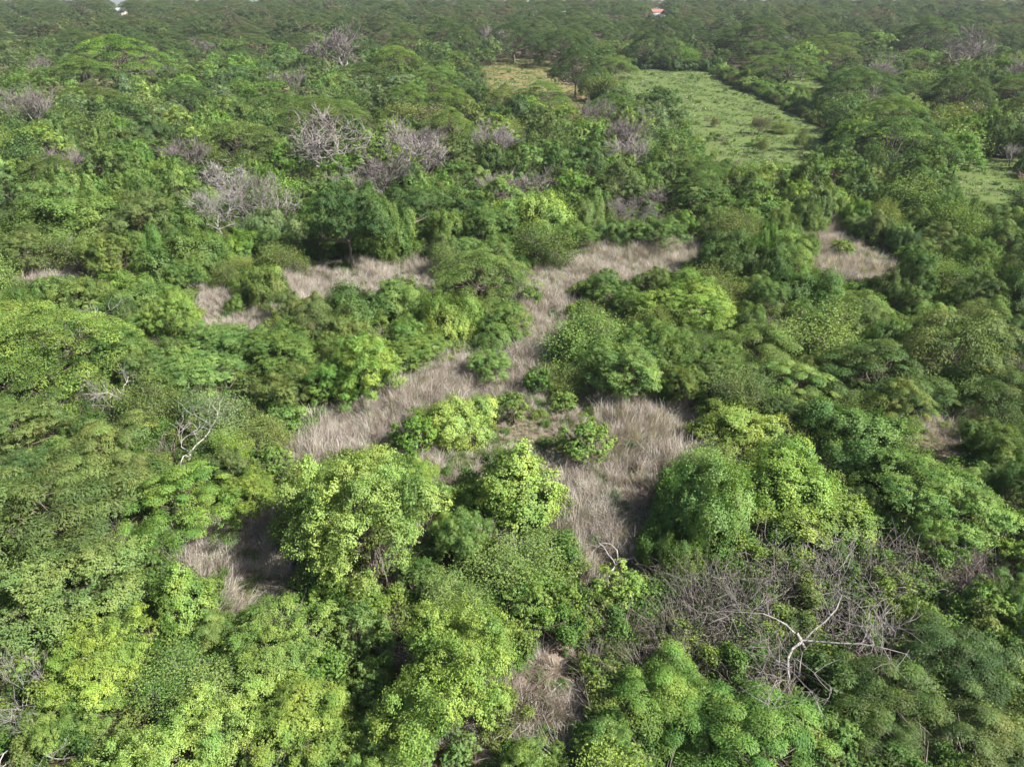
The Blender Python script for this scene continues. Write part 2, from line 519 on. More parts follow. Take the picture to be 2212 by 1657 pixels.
def sparse(H=6, nl=7000, ls=.2, cl=.55, **kw):
    A, B, tips = skeleton(H, .72, 3, (6, 6, 8), .12, .014, .35, .2, .28)
    a, b = A.mesh('trunk'), B.mesh('twig_crown')
    i = rs.randint(0, len(tips), nl)
    tips = tips + rs.normal(size=tips.shape) * .25
    P = tips[i] + rs.normal(size=(nl, 3)) * cl * rs.uniform(.3, .9, len(tips))[i][:, None]
    P[:, 2] = np.maximum(P[:, 2], .3)
    cvs = rs.uniform(.82, 1.18, len(tips)); cws = rs.uniform(.92, 1.1, len(tips))
    V, F, T = leaves(P, np.array([0, 0, .6]) + rs.normal(size=(nl, 3)) * .7, ls * rs.uniform(.7, 1.3, nl), .6, cvs[i] * rs.uniform(.8, 1.2, nl), cws[i] * rs.uniform(.9, 1.15, nl))
    c = mesh_from('crown', V, F, LEAF, T)
    w, h = norm_dims([a, b, c])
    return dict(parts=[('trunk', a, 'bark'), ('twig_crown', b, 'twig'), ('crown', c, 'leaf')], W=w, H=h)

def thicket(R=3.0, H=2.4, n=520, nl=900):
    B = Tubes(); P = []
    for i in range(n):
        a = rs.uniform(0, 6.283); r = R * math.sqrt(rs.uniform(0, 1)) * .8
        p = np.array([r * math.cos(a), r * math.sin(a), rs.uniform(0, .3)])
        b = rs.uniform(0, 6.283); h = H * rs.uniform(.5, 1.05); l = R * rs.uniform(.25, .75)
        q = p + np.array([math.cos(b) * l, math.sin(b) * l, h * rs.uniform(.45, 1)])
        m = (p + q) / 2 + np.array([rs.normal() * .25, rs.normal() * .25, h * rs.uniform(.25, .5)])
        t = np.linspace(0, 1, 5)[:, None]
        pts = (1 - t) ** 2 * p + 2 * t * (1 - t) * m + t * t * q + rs.normal(size=(5, 3)) * .05
        B.add(pts, np.linspace(rs.uniform(.016, .036), .010, 5), 3)
        P.append(pts[3]); P.append(pts[4])
    b = B.mesh('twig_crown')
    P = np.array(P)[rs.randint(0, len(P), nl)] + rs.normal(size=(nl, 3)) * .15
    P[:, 2] = np.maximum(P[:, 2], .05)
    V, F, T = leaves(P, np.array([0, 0, .7]) + rs.normal(size=(nl, 3)) * .5, .11 * rs.uniform(.7, 1.3, nl), .55, rs.uniform(.8, 1.2, nl), rs.uniform(.9, 1.2, nl))
    c = mesh_from('crown', V, F, LEAF, T)
    return dict(parts=[('twig_crown', b, 'twig'), ('crown', c, 'leaf')], W=2 * R, H=H)

def bush(R=1.5, Hc=1.9, clear=.4, ls=.088):
    return broad(R, Hc, clear, 70, 330, ls, .34, -.5)

def build(f, *a, **k):
    HUE['a'] = None
    return f(*a, **k)
PROTO = {
 'broad': [build(broad, 5.0, 6.0, 1.4, 118, 800, .128), build(broad, 4.6, 5.4, 1.2, 110, 780, .125, .9), build(broad, 5.2, 5.2, 1.6, 120, 800, .13, 1.0), build(broad, 4.4, 6.4, 1.2, 105, 780, .125, .88)],
 'broad_far': [build(broad, 5.0, 6.2, 1.6, 80, 300, .23, 1.1), build(broad, 4.6, 5.6, 1.6, 76, 300, .22, 1.05), build(broad, 5.4, 5.2, 1.8, 82, 300, .235, 1.15), build(broad, 4.4, 7.0, 1.4, 76, 300, .22, 1.05), build(broad, 5.0, 5.6, 1.5, 64, 330, .235, 1.25)],
 'mound': [build(mound, 4.0, 4.2, 46000, .138), build(mound, 3.8, 4.8, 46000, .138), build(mound, 4.2, 3.8, 46000, .138)],
 'cone': [build(mound, 3.2, 5.0, 36000, .14, 1.0)],
 'mound_far': [build(mound, 4.0, 4.4, 18000, .22), build(mound, 4.2, 5.0, 18000, .22), build(mound, 3.6, 6.4, 18000, .22)],
 'umbrella': [build(umbrella), build(umbrella, 12, 12, 60), build(umbrella, 14, 15, 80, 400), build(umbrella, 12, 14, 58, 420)],
 'feathery': [build(feathery, 4.6, 5.6, 118, 460, .18), build(feathery, 4.8, 5.0, 120, 460, .18), build(feathery, 4.2, 6.0, 112, 460, .18)],
 'feathery_far': [build(feathery, 4.6, 5.6, 90, 270, .30), build(feathery, 5, 5.2, 95, 270, .30), build(feathery, 4.4, 6.2, 90, 270, .30)],
 'sparse': [build(sparse, 6, 14000, .13), build(sparse, 6.5, 12000, .13), build(sparse, 5.5, 15000, .13)],
 'sparse_far': [build(sparse, 7, 8000, .24, .8), build(sparse, 8, 8500, .24, .85), build(sparse, 7, 6500, .24, .8)],
 'bare': [bare(), bare(8, .85, 4, (6, 4, 5, 4)), bare(9, .65, 4, (5, 5, 5, 4), up=.6), bare(7, .95, 4, (6, 4, 4, 5), up=.3)],
 'bare_far': [bare(8, .6, 4, (5, 5, 5, 5), .24, .027, .55, .17, .26), bare(8, .7, 4, (6, 4, 5, 5), .22, .027, .5, .2, .24), bare(9, .5, 4, (5, 5, 5, 4), .24, .028, .55, .18, .26), bare(7, .85, 4, (5, 4, 5, 5), .22, .026, .35, .22, .28)],
 'dead': [bare(8, .75, 3, (4, 4, 4), .17, .020, .3, .26, .26), bare(7, .8, 3, (3, 4, 5), .15, .020, .35, .3, .3), bare(9, .8, 4, (4, 4, 4, 5), .13, .012, .3, .22, .24)],
 'thicket': [thicket(3.0, 2.4, 420, 700), thicket(2.8, 2.8, 440, 500), thicket(3.2, 2.0, 400, 1000)],
 'bush': [build(bush), build(bush, 1.4, 2.2), build(bush, 1.7, 1.6)],
}
ntri = sum(2 * len(me.polygons) for ps in PROTO.values() for p in ps for _, me, _ in p['parts'])
print('PROTO TRIS', ntri)

# ------------------------------------------------------------------ things
def add_obj(name, me, parent=None, color=(1, 1, 1), loc=None):
    o = bpy.data.objects.new(name, me)
    C.objects.link(o)
    o.color = (*color, 1)
    if parent: o.parent = parent
    if loc is not None: o.location = loc
    return o

TREES = []      # records for spacing and labels
NAME = {'broad': 'broadleaf_tree', 'mound': 'vine_mound', 'cone': 'vine_mound', 'umbrella': 'umbrella_tree', 'feathery': 'thorn_tree', 'sparse': 'open_crowned_tree', 'bare': 'bare_tree', 'dead': 'dead_tree', 'thicket': 'twig_thicket', 'bush': 'bush'}
CATN = {'broad': 'tree', 'mound': 'vine mound', 'cone': 'vine mound', 'umbrella': 'umbrella tree', 'feathery': 'thorn tree', 'sparse': 'tree', 'bare': 'bare tree', 'dead': 'dead tree', 'thicket': 'thicket', 'bush': 'bush'}
GROUP = {'broad': 'broadleaf trees of the forest', 'mound': 'vine-covered mounds', 'cone': 'vine-covered mounds', 'umbrella': 'umbrella trees', 'feathery': 'fine-leaved thorn trees', 'sparse': 'open-crowned trees', 'bare': 'leafless trees', 'dead': 'dead trees', 'thicket': 'leafless twig thickets', 'bush': 'small bushes'}
TWIGC = {'bare': 'mauve', 'dead': 'ash', 'thicket': 'mauve', 'sparse': 'grey'}

def put(kind, x, y, W, H, col='mid', bark=None, twig=None, label=None, dist=None, rot=None, lean=0, proto=None, lod=True):
    fam = kind
    if lod and kind + '_far' in PROTO and y > 118: fam = kind + '_far'
    ps = PROTO[fam]
    p = ps[proto if proto is not None else rs.randint(len(ps))]
    root = bpy.data.objects.new(NAME[kind], None)
    root.empty_display_size = .5
    C.objects.link(root)
    root.location = (x, y, float(terrain(x, y)) - .05)
    root.rotation_euler = (0, lean, rs.uniform(0, 6.283) if rot is None else rot)
    root.scale = (W / p['W'] * rs.uniform(.93, 1.07), W / p['W'] * rs.uniform(.93, 1.07), H / p['H'])
    bc = BARKC[bark or ('brown' if kind not in ('bare', 'dead') else 'grey')]
    j = rs.uniform(.88, 1.12)
    base = np.array(COL[col]) * j * np.array([rs.uniform(.94, 1.05), 1, rs.uniform(.88, 1.12)])
    for nm, me, w in p['parts']:
        c = {'bark': bc, 'twig': BARKC[twig or TWIGC.get(kind, 'grey')], 'leaf': base}[w]
        add_obj(nm, me, root, tuple(float(v) for v in c))
    root['category'] = CATN[kind]
    root['group'] = GROUP[kind]
    TREES.append(dict(o=root, kind=kind, x=x, y=y, W=W, H=H, col=col, label=label, twig=twig or TWIGC.get(kind)))
    return root

CLEARF = {'broad': .2, 'mound': 0, 'cone': 0, 'umbrella': .3, 'feathery': .1, 'sparse': .15, 'bare': .2, 'dead': .1, 'thicket': 0, 'bush': .1}

def by_px(kind, cx, cyy, w, h, col='mid', label=None, hm=1.0, **kw):
    """stand a tree so that its crown covers the given pixel box: distance follows from the ground it stands on"""
    zc = 3.0
    for _ in range(4):
        x, y, s = unproject(cx, cyy, zc)
        dep = math.atan2(CAM_H - zc - float(terrain(x, y)), math.hypot(x, y))
        d = s                                  # depth along the view axis
        Wm = w * d / F2
        Hm = (h * d / F2 - .8 * Wm * math.sin(dep)) / math.cos(dep)
        lo, hi = {'umbrella': (.56, .95), 'bush': (.9, 1.4), 'bare': (1.05, 1.5)}.get(kind, (.6, 1.35))
        Hc = min(max(Hm, lo * .75 * Wm), hi * Wm)
        Hc *= hm
        H = Hc / (1 - CLEARF[kind])
        zc = H - Hc * .5
    return put(kind, x, y, Wm, H, col, label=label, **kw)

B_ = by_px
def at_foot(kind, bx, by, w, H, *a, **k):
    """stand a tree with its foot on the ground seen at this pixel, w pixels wide"""
    x, y, d = unproject(bx, by)
    return put(kind, x, y, w * d / F2, H, *a, **k)
# ---- foreground
B_('broad', 800,1115,350,350,'lime','large pale lime tree with dense leaves, below centre, left of vine cone', proto=0)
B_('cone', 1105,1055,215,190,'bright','cone-shaped vine mound beside the large pale lime tree', hm=1.45)
B_('sparse', 1120,1215,210,150,'fresh','airy fresh green tree with thin stems directly before the vine cone', twig='grey')
B_('broad', 960,1440,310,320,'bright','big two-toned green tree at the bottom centre left of the straw path')
B_('broad', 610,1400,250,210,'bright','rounded bright green tree between dark grass hollow and bottom edge')
B_('broad', 640,1570,250,220,'lime','yellow-green tree cut by bottom edge, left of the two-toned tree')
B_('broad', 390,1600,300,190,'lime','yellow-green tree at the bottom edge in the left corner group')
B_('broad', 850,1600,190,170,'mid','darker green tree at bottom edge between lime and two-toned trees')
B_('broad', 225,1420,260,210,'bright','bright green tree at lower left with pale leaning trunk below it', bark='white')
B_('broad', 120,1275,330,140,'pale','wide pale grey-green tree along the left edge, lower left', lod=False)
B_('cone', 390,1295,160,190,'bright','upright vine-draped tree left of the dark grass hollow')
B_('dead', 35,1480,170,230,'mid','grey dead branches at the left edge low in the picture', twig='ash')
B_('dead', 60,1600,190,130,'mid','pale fallen dead branches in the bottom left corner', bark='white', twig='ash')
B_('sparse', 490,1500,190,190,'pale','greyish pale open tree between bright trees at lower left')
B_('broad', 150,1560,180,150,'fresh','fresh green tree at bottom left beside pale fallen branches')
B_('feathery', 130,1110,430,260,'moss','huge dark olive thorn tree at left with dead limbs beneath', lod=False)
B_('feathery', 390,1080,230,220,'vivid','vivid green fine-leaved tree right of the huge olive thorn tree')
B_('feathery', 340,1160,150,120,'vivid','small vivid fine-leaved tree beside the grey dead snag at left')
B_('dead', 225,1150,190,190,'mid','grey dead snag with many side branches before the olive thorn tree', twig='mauve')
B_('dead', 395,955,150,170,'mid','white forked dead tree standing above the vivid green tree at left', bark='white', twig='ash', proto=1)
B_('dead', 185,850,120,120,'mid','left one of two white dead trees against dark foliage at left', bark='white', twig='ash')
B_('dead', 262,845,100,140,'mid','right one of two white dead trees against dark foliage at left', bark='white', twig='ash')
B_('broad', 545,1060,130,120,'bright','yellowish green tree left of the large pale lime tree')
B_('mound', 1590,935,190,150,'lime','yellow-green vine mound at the left end of the big right thicket')
B_('mound', 1680,1030,250,190,'bright','wide leafy mound in the middle of the big right thicket')
B_('mound', 1830,945,240,170,'mid','dark topped green mound at the back of the big right thicket')
B_('mound', 1920,1030,210,180,'mid','rounded green mound at the right end of the big thicket')
B_('mound', 1740,1100,230,130,'bright','low yellowish mound at the front of the big right thicket')
B_('mound', 1545,1100,200,250,'fresh','tall vine-draped tree at the left front of the right thicket')
B_('mound', 1460,1200,130,140,'mid','small green vine mound just right of the pale fallen bare tree')
B_('broad', 2050,1085,250,120,'fresh','flat fresh green tree right of the big thicket')
B_('broad', 2010,1165,90,110,'bright','small bright round tree under the flat fresh green tree')
B_('broad', 2140,960,150,130,'mid','green tree at the right edge beside the shaded hollow')
B_('broad', 2195,1060,110,130,'deep','dark tree touching the right edge at mid height')
B_('bush', 1350,1262,125,95,'lime','vivid yellow-green bush below the pale fallen bare tree')
B_('dead', 1320,1195,150,130,'mid','pale leaning bare tree lying in the straw grass', bark='ash', twig='grey', lean=.5)
at_foot('dead', 1745, 1435, 400, 8.0, 'mid', label='large silvery dead tree with wide branches at lower right', bark='ash', twig='grey', proto=2)
B_('thicket', 1560,1300,220,200,'olive','grey twig tangle left of the large silvery dead tree')
B_('thicket', 1690,1230,220,160,'olive','grey twig tangle under the big right thicket')
B_('thicket', 1870,1230,230,150,'olive','mauve twig tangle behind the large silvery dead tree')
B_('thicket', 2040,1215,220,140,'olive','brown twig tangle near the right edge below the flat green tree')
B_('thicket', 1620,1400,200,150,'olive','grey twig tangle at the foot of the silvery dead tree')
B_('thicket', 1850,1350,210,160,'olive','tangled grey stems right of the silvery dead trunk')
B_('thicket', 1480,1380,170,120,'olive','dry grey stems between straw path and bottom thorn trees')
B_('thicket', 1320,1420,120,90,'olive','small mauve twig tangle beside the straw path at the bottom')
B_('thicket', 1480,1260,170,120,'olive','grey stems around the vivid yellow bush')
B_('feathery', 1430,1510,280,220,'vivid','bright green fine-leaved tree at bottom, right of the straw path')
B_('feathery', 1640,1610,330,150,'vivid','olive green fine-leaved tree cut by the bottom edge under dead tree')
B_('feathery', 1900,1490,250,150,'deep','dark green fine-leaved tree right below the silvery dead tree')  # deep greens in this corner also carry cloud shade as leaf colour
B_('feathery', 2090,1430,260,200,'deep','green fine-leaved tree in the lower right corner, upper one')
B_('feathery', 2130,1590,260,160,'moss','olive fine-leaved tree in the bottom right corner')
B_('feathery', 1930,1600,190,140,'deep','dark fine-leaved tree at the bottom edge near right corner')
B_('feathery', 2190,1280,130,150,'mid','green fine-leaved tree at the right edge in the lower right')
B_('bush', 1072,1520,110,100,'lime','round lime bush right of the two-toned tree at the bottom')
B_('bush', 1272,1435,65,65,'bright','small bright bush standing in the straw path near the bottom')
B_('bush', 1207,1640,65,70,'fresh','small fresh bush at the bottom edge in the straw path')
B_('bush', 1000,1620,80,60,'fresh','low bush on leaf litter at the bottom edge')
B_('bush', 1150,1320,130,100,'bright','low green bush right above the two-toned tree')
B_('bush', 1225,1300,100,80,'bright','light green bush left of the vivid yellow bush')
B_('bush', 905,1255,110,90,'mid','green bush between the large lime tree and the two-toned tree')
B_('bush', 800,1300,100,80,'bright','bright bush under the large pale lime tree')
B_('bush', 1130,1400,60,60,'mid','small green bush at the right side of the two-toned tree')
B_('bush', 700,1285,110,90,'bright','bright bush below left of the large pale lime tree')
# ---- middle
B_('mound', 985,900,175,85,'lime','long lime vine mound in the straw clearing')
B_('bush', 895,940,90,110,'vivid','vivid green bush at the left tip of the lime mound')
B_('bush', 1110,880,85,60,'bright','light green bush at the right tip of the lime mound')
B_('bush', 1265,955,112,95,'bright','lone bush on a dark stem in the straw clearing', hm=1.2)
B_('bush', 1160,822,78,72,'vivid','vivid green bush at the back of the straw clearing')
B_('bush', 1215,868,55,48,'bright','little yellowish bush right below the vivid green bush')
B_('sparse', 1280,735,200,160,'fresh','blue-green airy tree behind the straw clearing')
B_('broad', 1360,790,180,160,'fresh','fresh green tree at the back edge of the straw clearing')
B_('broad', 1450,760,160,150,'mid','green tree behind the straw clearing, right of the fresh one')
B_('broad', 1560,810,140,120,'mid','green tree on the right back edge of the straw clearing')
B_('broad', 1490,655,210,130,'bright','broad lime-tinted tree right of the grassy path')
B_('broad', 1370,660,130,90,'mid','round green tree beside the grassy path')
B_('feathery', 1640,740,180,130,'mid','green thorn tree at right centre')
B_('sparse', 1780,710,170,150,'fresh','fresh green airy tree with pale forked trunk at right', bark='white', twig='grey')
B_('feathery', 1850,660,150,100,'mid')
B_('feathery', 1720,830,190,140,'fresh','light green thorn tree below the pale forked tree')
B_('feathery', 1900,800,250,190,'deep','dark thorn tree right of the pale forked tree')
B_('feathery', 2080,740,280,230,'moss','big olive thorn tree at the right edge')
B_('feathery', 2160,850,200,150,'deep','dark thorn tree at the right edge above the shaded hollow')
B_('feathery', 2000,860,150,110,'deep','dark thorn tree left above the shaded hollow')
B_('mound', 1755,625,160,110,'mid','dark hollowed vine mound at right centre with lit top')
B_('mound', 1592,552,120,130,'deep','tall green vine mound left of the vine column')
B_('mound', 1645,540,70,120,'vivid','narrow vine column at right centre behind the lime-tinted tree')
B_('mound', 1715,530,110,90,'mid','squared vine mound right of the vine column')
B_('bush', 1820,537,50,30,'bright','bright bush in the mauve grass patch at right')
B_('umbrella', 1040,580,195,140,'mid','spreading dark-trunked tree at the right end of straw strip')
B_('broad', 1095,690,110,90,'fresh','small fresh tree under the spreading tree')
B_('bush', 1140,640,55,45,'vivid','vivid bush on the straw path right of the spreading tree')
B_('mound', 770,670,160,120,'mid','green vine mound with dark hollow before the straw strip')
B_('mound', 850,655,140,130,'fresh','greyish vine curtain before the straw strip')
B_('mound', 965,690,130,130,'lime','pale lime vine mound left below the spreading tree')
B_('mound', 1060,725,110,90,'mid','green mound between pale lime mound and grassy path')
B_('broad', 905,765,150,110,'bright','yellow-green tree below the pale lime vine mound')
B_('broad', 785,795,160,160,'bright','rounded yellow-green tree at the upper left end of the clearing')
B_('broad', 1050,790,110,70,'fresh','low fresh tree at the top of the straw clearing')
B_('mound', 556,608,112,78,'lime','round lime vine mound standing on the straw strip')
B_('mound', 515,655,60,52,'mid','small round vine mound below the round lime one')
B_('mound', 400,562,165,135,'mid','large round green vine mound behind the straw strip')
B_('mound', 335,650,180,120,'mid','dark vine mound with yellow top at left')
B_('mound', 240,632,130,60,'bright','low yellowish vine mound at left above the fallen white limb')
B_('umbrella', 110,720,330,170,'bright','yellow-olive umbrella tree at left with fallen white limb')
B_('dead', 150,730,150,120,'mid','white broken limb lying across the yellow-olive umbrella tree', bark='white', twig='ash', lean=-.7, proto=1)
B_('umbrella', 60,800,240,120,'mid','olive umbrella tree at the left edge below the fallen limb')
B_('broad', 470,745,150,110,'fresh','fresh green tree left of centre below small vine mound')
B_('broad', 610,750,170,120,'mid','green tree left of centre with light tips')
B_('broad', 425,815,190,140,'fresh','large fresh green tree with pale twigs at left')
B_('broad', 250,770,140,130,'mid','green tree between fallen limb and fresh green tree')
B_('broad', 630,845,140,120,'moss','olive green tree at the left end of the straw clearing')
B_('broad', 725,830,120,120,'vivid','dark vivid green tree beside the clearing at left')
B_('sparse', 450,890,160,130,'greygreen','grey twiggy open tree above the white forked dead tree')
B_('sparse', 565,935,120,110,'olive','olive open tree at the left tip of straw clearing')
B_('broad', 60,930,190,120,'olive','yellow-olive tree at left edge under the dark gap')
B_('feathery', 230,960,250,90,'olive','flat olive thorn tree behind the huge one at left')
B_('broad', 50,1030,150,90,'blue','bluish green tree at left edge above the huge thorn tree')
# ---- dark tree wall behind the straw strip
for a in [(60,430,120,90,'deep'),(140,490,250,130,'mid'),(300,470,150,120,'moss'),(420,480,130,110,'mid'),(750,480,160,170,'deep'),(835,500,120,140,'mid'),
          (890,450,140,120,'deep'),(960,500,110,100,'mid'),(1050,490,130,100,'mid'),(1150,480,150,130,'bright'),(1240,510,110,80,'mid'),(1330,510,90,70,'mid'),
          (1410,505,120,70,'mid'),(700,430,130,120,'mid'),(1080,430,140,110,'fresh'),(600,500,120,110,'greygreen'),(1500,440,150,90,'deep'),(1640,460,150,90,'mid')]:
    B_(('mound', 'broad')[len(TREES) % 2], *a)
B_('bare', 470,450,120,120,'mid','pale vase-shaped leafless tree left of centre behind the straw strip', bark='ash', twig='ash')
B_('bare', 540,420,130,120,'mid','mauve leafless tree between two pale leafless trees behind straw strip', bark='ash', twig='grey')
B_('bare', 590,430,130,100,'mid','grey leafless tree right of the pale sprawling one', twig='grey')
B_('dead', 1190,520,75,60,'mid','small fan of bare grey branches behind the straw strip', twig='ash', bark='ash')
B_('bare', 1350,455,85,60,'mid','brown leafless shrub right of centre above the straw')
# ---- upper half
for a in [(950,173,140,60,'mid'),(880,213,130,75,'mid'),(970,215,140,75,'mid'),(970,267,155,85,'mid'),(1080,210,100,70,'moss'),(1170,202,120,50,'mid'),
          (1247,123,125,85,'dusk'),(1220,83,135,50,'dusk'),(1110,73,135,50,'dusk'),(970,63,120,50,'dusk'),(880,80,95,40,'deep'),(857,123,130,50,'mid'),
          (1404,87,120,60,'dusk'),(1635,67,150,55,'dusk'),(1852,180,170,60,'deep'),(2075,190,165,95,'dusk'),(1925,240,170,60,'mid'),(1942,293,230,100,'deep'),
          (1525,367,130,75,'deep'),(1510,405,150,60,'deep'),(400,203,130,70,'deep'),(600,223,155,75,'mid'),(517,300,195,110,'moss'),(100,367,155,65,'moss'),(250,97,190,60,'vivid'),(1740,60,110,40,'dusk'),(2010,60,150,40,'dusk')]:
    B_('umbrella', *a)
for a in [(977,90,70,35,'vivid'),(944,127,60,40,'deep'),(1060,107,57,47,'greygreen'),(1164,130,26,22,'mid'),(1224,172,22,26,'mid'),(1256,197,20,22,'mid'),
          (1424,227,112,72,'deep'),(1144,235,90,30,'bright'),(1220,260,90,65,'bright'),(1735,130,95,60,'fresh'),(1892,100,90,50,'fresh'),(2062,260,82,62,'mustard'),
          (1795,383,140,80,'mid'),(1790,335,70,50,'mid'),(127,207,62,45,'brown'),(307,207,75,62,'lime'),(380,268,92,62,'lime'),(607,343,98,75,'vivid'),(503,170,66,42,'blue'),
          (517,150,100,45,'vivid'),(327,373,68,50,'bright'),(617,120,76,40,'vivid'),(683,95,80,40,'vivid'),(140,65,60,32,'mustard'),(1960,75,80,40,'mid'),(890,380,90,60,'mid'),(1000,320,80,60,'deep')]:
    B_('broad', *a)
for a in [(1290,250,75,82,'mauve'),(1364,330,92,85,'grey'),(1437,370,62,52,'mauve'),(880,325,135,95,'grey'),(700,300,165,90,'grey'),(1074,295,95,90,'grey'),
          (90,147,62,52,'mauve'),(487,207,50,42,'mauve'),(477,390,95,55,'ash'),(1915,363,62,48,'mauve'),(2190,330,50,45,'grey'),(740,410,90,60,'grey'),(350,165,60,30,'mauve'),(1060,400,60,40,'mauve'),(740,60,120,25,'mauve')]:
    B_('bare', *a[:4], twig=a[4])
# shrubs standing in the green pasture
for a in [(1735,297,36,46,'moss','dark upright shrub nearest the hedge in the green pasture'),(1642,267,36,38,'brown','brownish upright shrub left in the green pasture'),
          (1645,312,30,34,'moss','small dark shrub at the front of the green pasture'),(1692,273,50,22,'olive','low wide shrub between the upright pasture shrubs'),(1545,262,18,22,'brown','tiny brown shrub at the left side of the green pasture')]:
    B_('sparse', *a, twig='grey', lod=False)
# living hedges
def hedge(pts, n, w, h, lab, col):
    t = np.linspace(0, 1, n)
    cum = np.array(pts, float)
    seg = np.r_[0, np.cumsum(np.hypot(*np.diff(cum, axis=0).T))]; seg /= seg[-1]
    for i, q in enumerate(t):
        r = B_('mound', np.interp(q, seg, cum[:, 0]), np.interp(q, seg, cum[:, 1]), w * rs.uniform(.85, 1.2), h * rs.uniform(.8, 1.3), random.choice(col))
        r['hedge'] = lab; TREES[-1]['hedge'] = lab
hedge([(1540,140),(1600,172),(1690,205),(1780,242)], 13, 44, 28, 'the long hedge right of the pasture', ['mid', 'deep', 'fresh'])
hedge([(1272,160),(1300,178),(1330,200),(1360,215)], 6, 40, 28, 'the short hedge left of the pasture', ['fresh', 'mid'])
hedge([(1315,138),(1420,138),(1515,140)], 9, 40, 26, 'the hedge behind the pasture', ['deep', 'mid', 'dusk'])

# ---- fill the rest of the wood
def zone(px, py):
    if py > 1080:
        return [('broad', 5), ('bush', 3), ('feathery', 2 if px > 1200 else .5), ('sparse', 2.5), ('thicket', .4)], ['bright', 'fresh', 'bright', 'mid']
    if px > 1480 and py > 470:
        return [('feathery', 6), ('broad', 2), ('sparse', 2), ('mound', 2), ('thicket', .6)], ['moss', 'mid', 'mid', 'fresh', 'olive', 'deep']
    if py > 560:
        return [('broad', 5), ('mound', 2), ('feathery', 2), ('sparse', 2.5), ('bush', 1), ('dead', .25)], ['mid', 'fresh', 'olive', 'moss', 'bright']
    if py > 300:
        return [('broad', 6), ('mound', 3), ('sparse', 2), ('bare', .9), ('umbrella', .8), ('feathery', 1)], ['mid', 'mid', 'deep', 'deep', 'bright', 'fresh', 'moss', 'vivid']
    return [('broad', 4.5), ('umbrella', 4.5), ('sparse', 1.4), ('bare', .15), ('feathery', .8), ('mound', .6)], ['mid', 'mid', 'deep', 'deep', 'moss', 'dusk', 'dusk', 'olive', 'fresh', 'blue', 'brown', 'greygreen', 'vivid', 'mid']  # leans to dark greens: darker species, plus cloud shade put into leaf colour

CELL = 12.0
grid = {}
def gadd(x, y, r): grid.setdefault((int(x // CELL), int(y // CELL)), []).append((x, y, r))
def gfree(x, y, r, f):
    R_ = int((r + 16) // CELL) + 1
    cx, cyy = int(x // CELL), int(y // CELL)
    for i in range(cx - R_, cx + R_ + 1):
        for j in range(cyy - R_, cyy + R_ + 1):
            for (a, b, c) in grid.get((i, j), ()):
                if (a - x) ** 2 + (b - y) ** 2 < (f * (r + c)) ** 2: return False
    return True
for t in TREES: gadd(t['x'], t['y'], t['W'] / 2)

FAR = 430.0
nfill = 0
FILL = []
for it in range(26000):
    y = 10 + (FAR - 10) * math.sqrt(rs.uniform(0, 1)) if it % 3 else rs.uniform(12, 130)
    half = .73 * (y * CP + CAM_H * SP) + 4
    x = rs.uniform(-half, half)
    g = float(terrain(x, y))
    px, py, dp = project(x, y, g + 2.5)
    px, py = float(px), float(py)
    if py > 1760: continue
    kinds, cols = zone(px, py)
    ks, ws = zip(*kinds)
    kind = random.choices(ks, ws)[0]
    dist = math.hypot(x, y)
    if kind == 'umbrella': W = rs.uniform(15, 30); H = W * rs.uniform(.42, .55)
    elif kind == 'bush': W = rs.uniform(2, 3.4); H = W * rs.uniform(.75, 1.0)
    elif kind == 'thicket': W = rs.uniform(4, 7); H = W * .4
    else:
        s = 3.9 + 8.6 * min(1, max(0, (dist - 50) / 215))
        W = s * rs.uniform(.75, 1.35); H = W * rs.uniform(.75, 1.1)
        if kind == 'mound': W *= .85; H = W * rs.uniform(.7, 1.15)
        if kind in ('bare', 'dead'): W *= 1.15; H = W * rs.uniform(.9, 1.15)
    if dist < 120: H = min(H, 6.5)
    elif kind not in ('umbrella', 'bare'): H = min(H, 9.5)
    if not gfree(x, y, W / 2, .74 if dist < 150 else .78): continue
    # keep the open ground visible: no part of the crown may cover it from here
    sx = np.array([0, -.4, .4, 0, 0, -.3, .3]) * W
    sz = np.array([.0, .5, .5, .5, 1.0, .85, .85]) * H
    qx, qy, _ = project(x + sx, y, g + sz)
    if in_clear(qx, qy).any(): continue
    bx, by, _ = project(x, y, g)
    if in_clear(np.array([bx]), np.array([by]))[0]: continue
    col = random.choice(cols if kind != 'umbrella' or dist < 150 else ['deep', 'dusk', 'mid', 'moss', 'deep', 'mid'])  # far umbrellas: dark-leaved, their greens also standing in for cloud shade
    twig = 'mauve' if kind == 'bare' else None
    FILL.append((W * H / float(dp) ** 2, kind, x, y, W, H, col, twig))
    gadd(x, y, W / 2)
    nfill += 1
REST = []
have = {}
for t in TREES: have[t['kind']] = have.get(t['kind'], 0) + 1
FILL.sort(key=lambda f: -f[0])
for f in FILL:
    k = f[1]
    if have.get(k, 0) >= 296 or (f[0] < 1.2e-4 and k not in ('bush', 'thicket')):
        REST.append(f); continue
    have[k] = have.get(k, 0) + 1
    put(*f[1:7], twig=f[7])

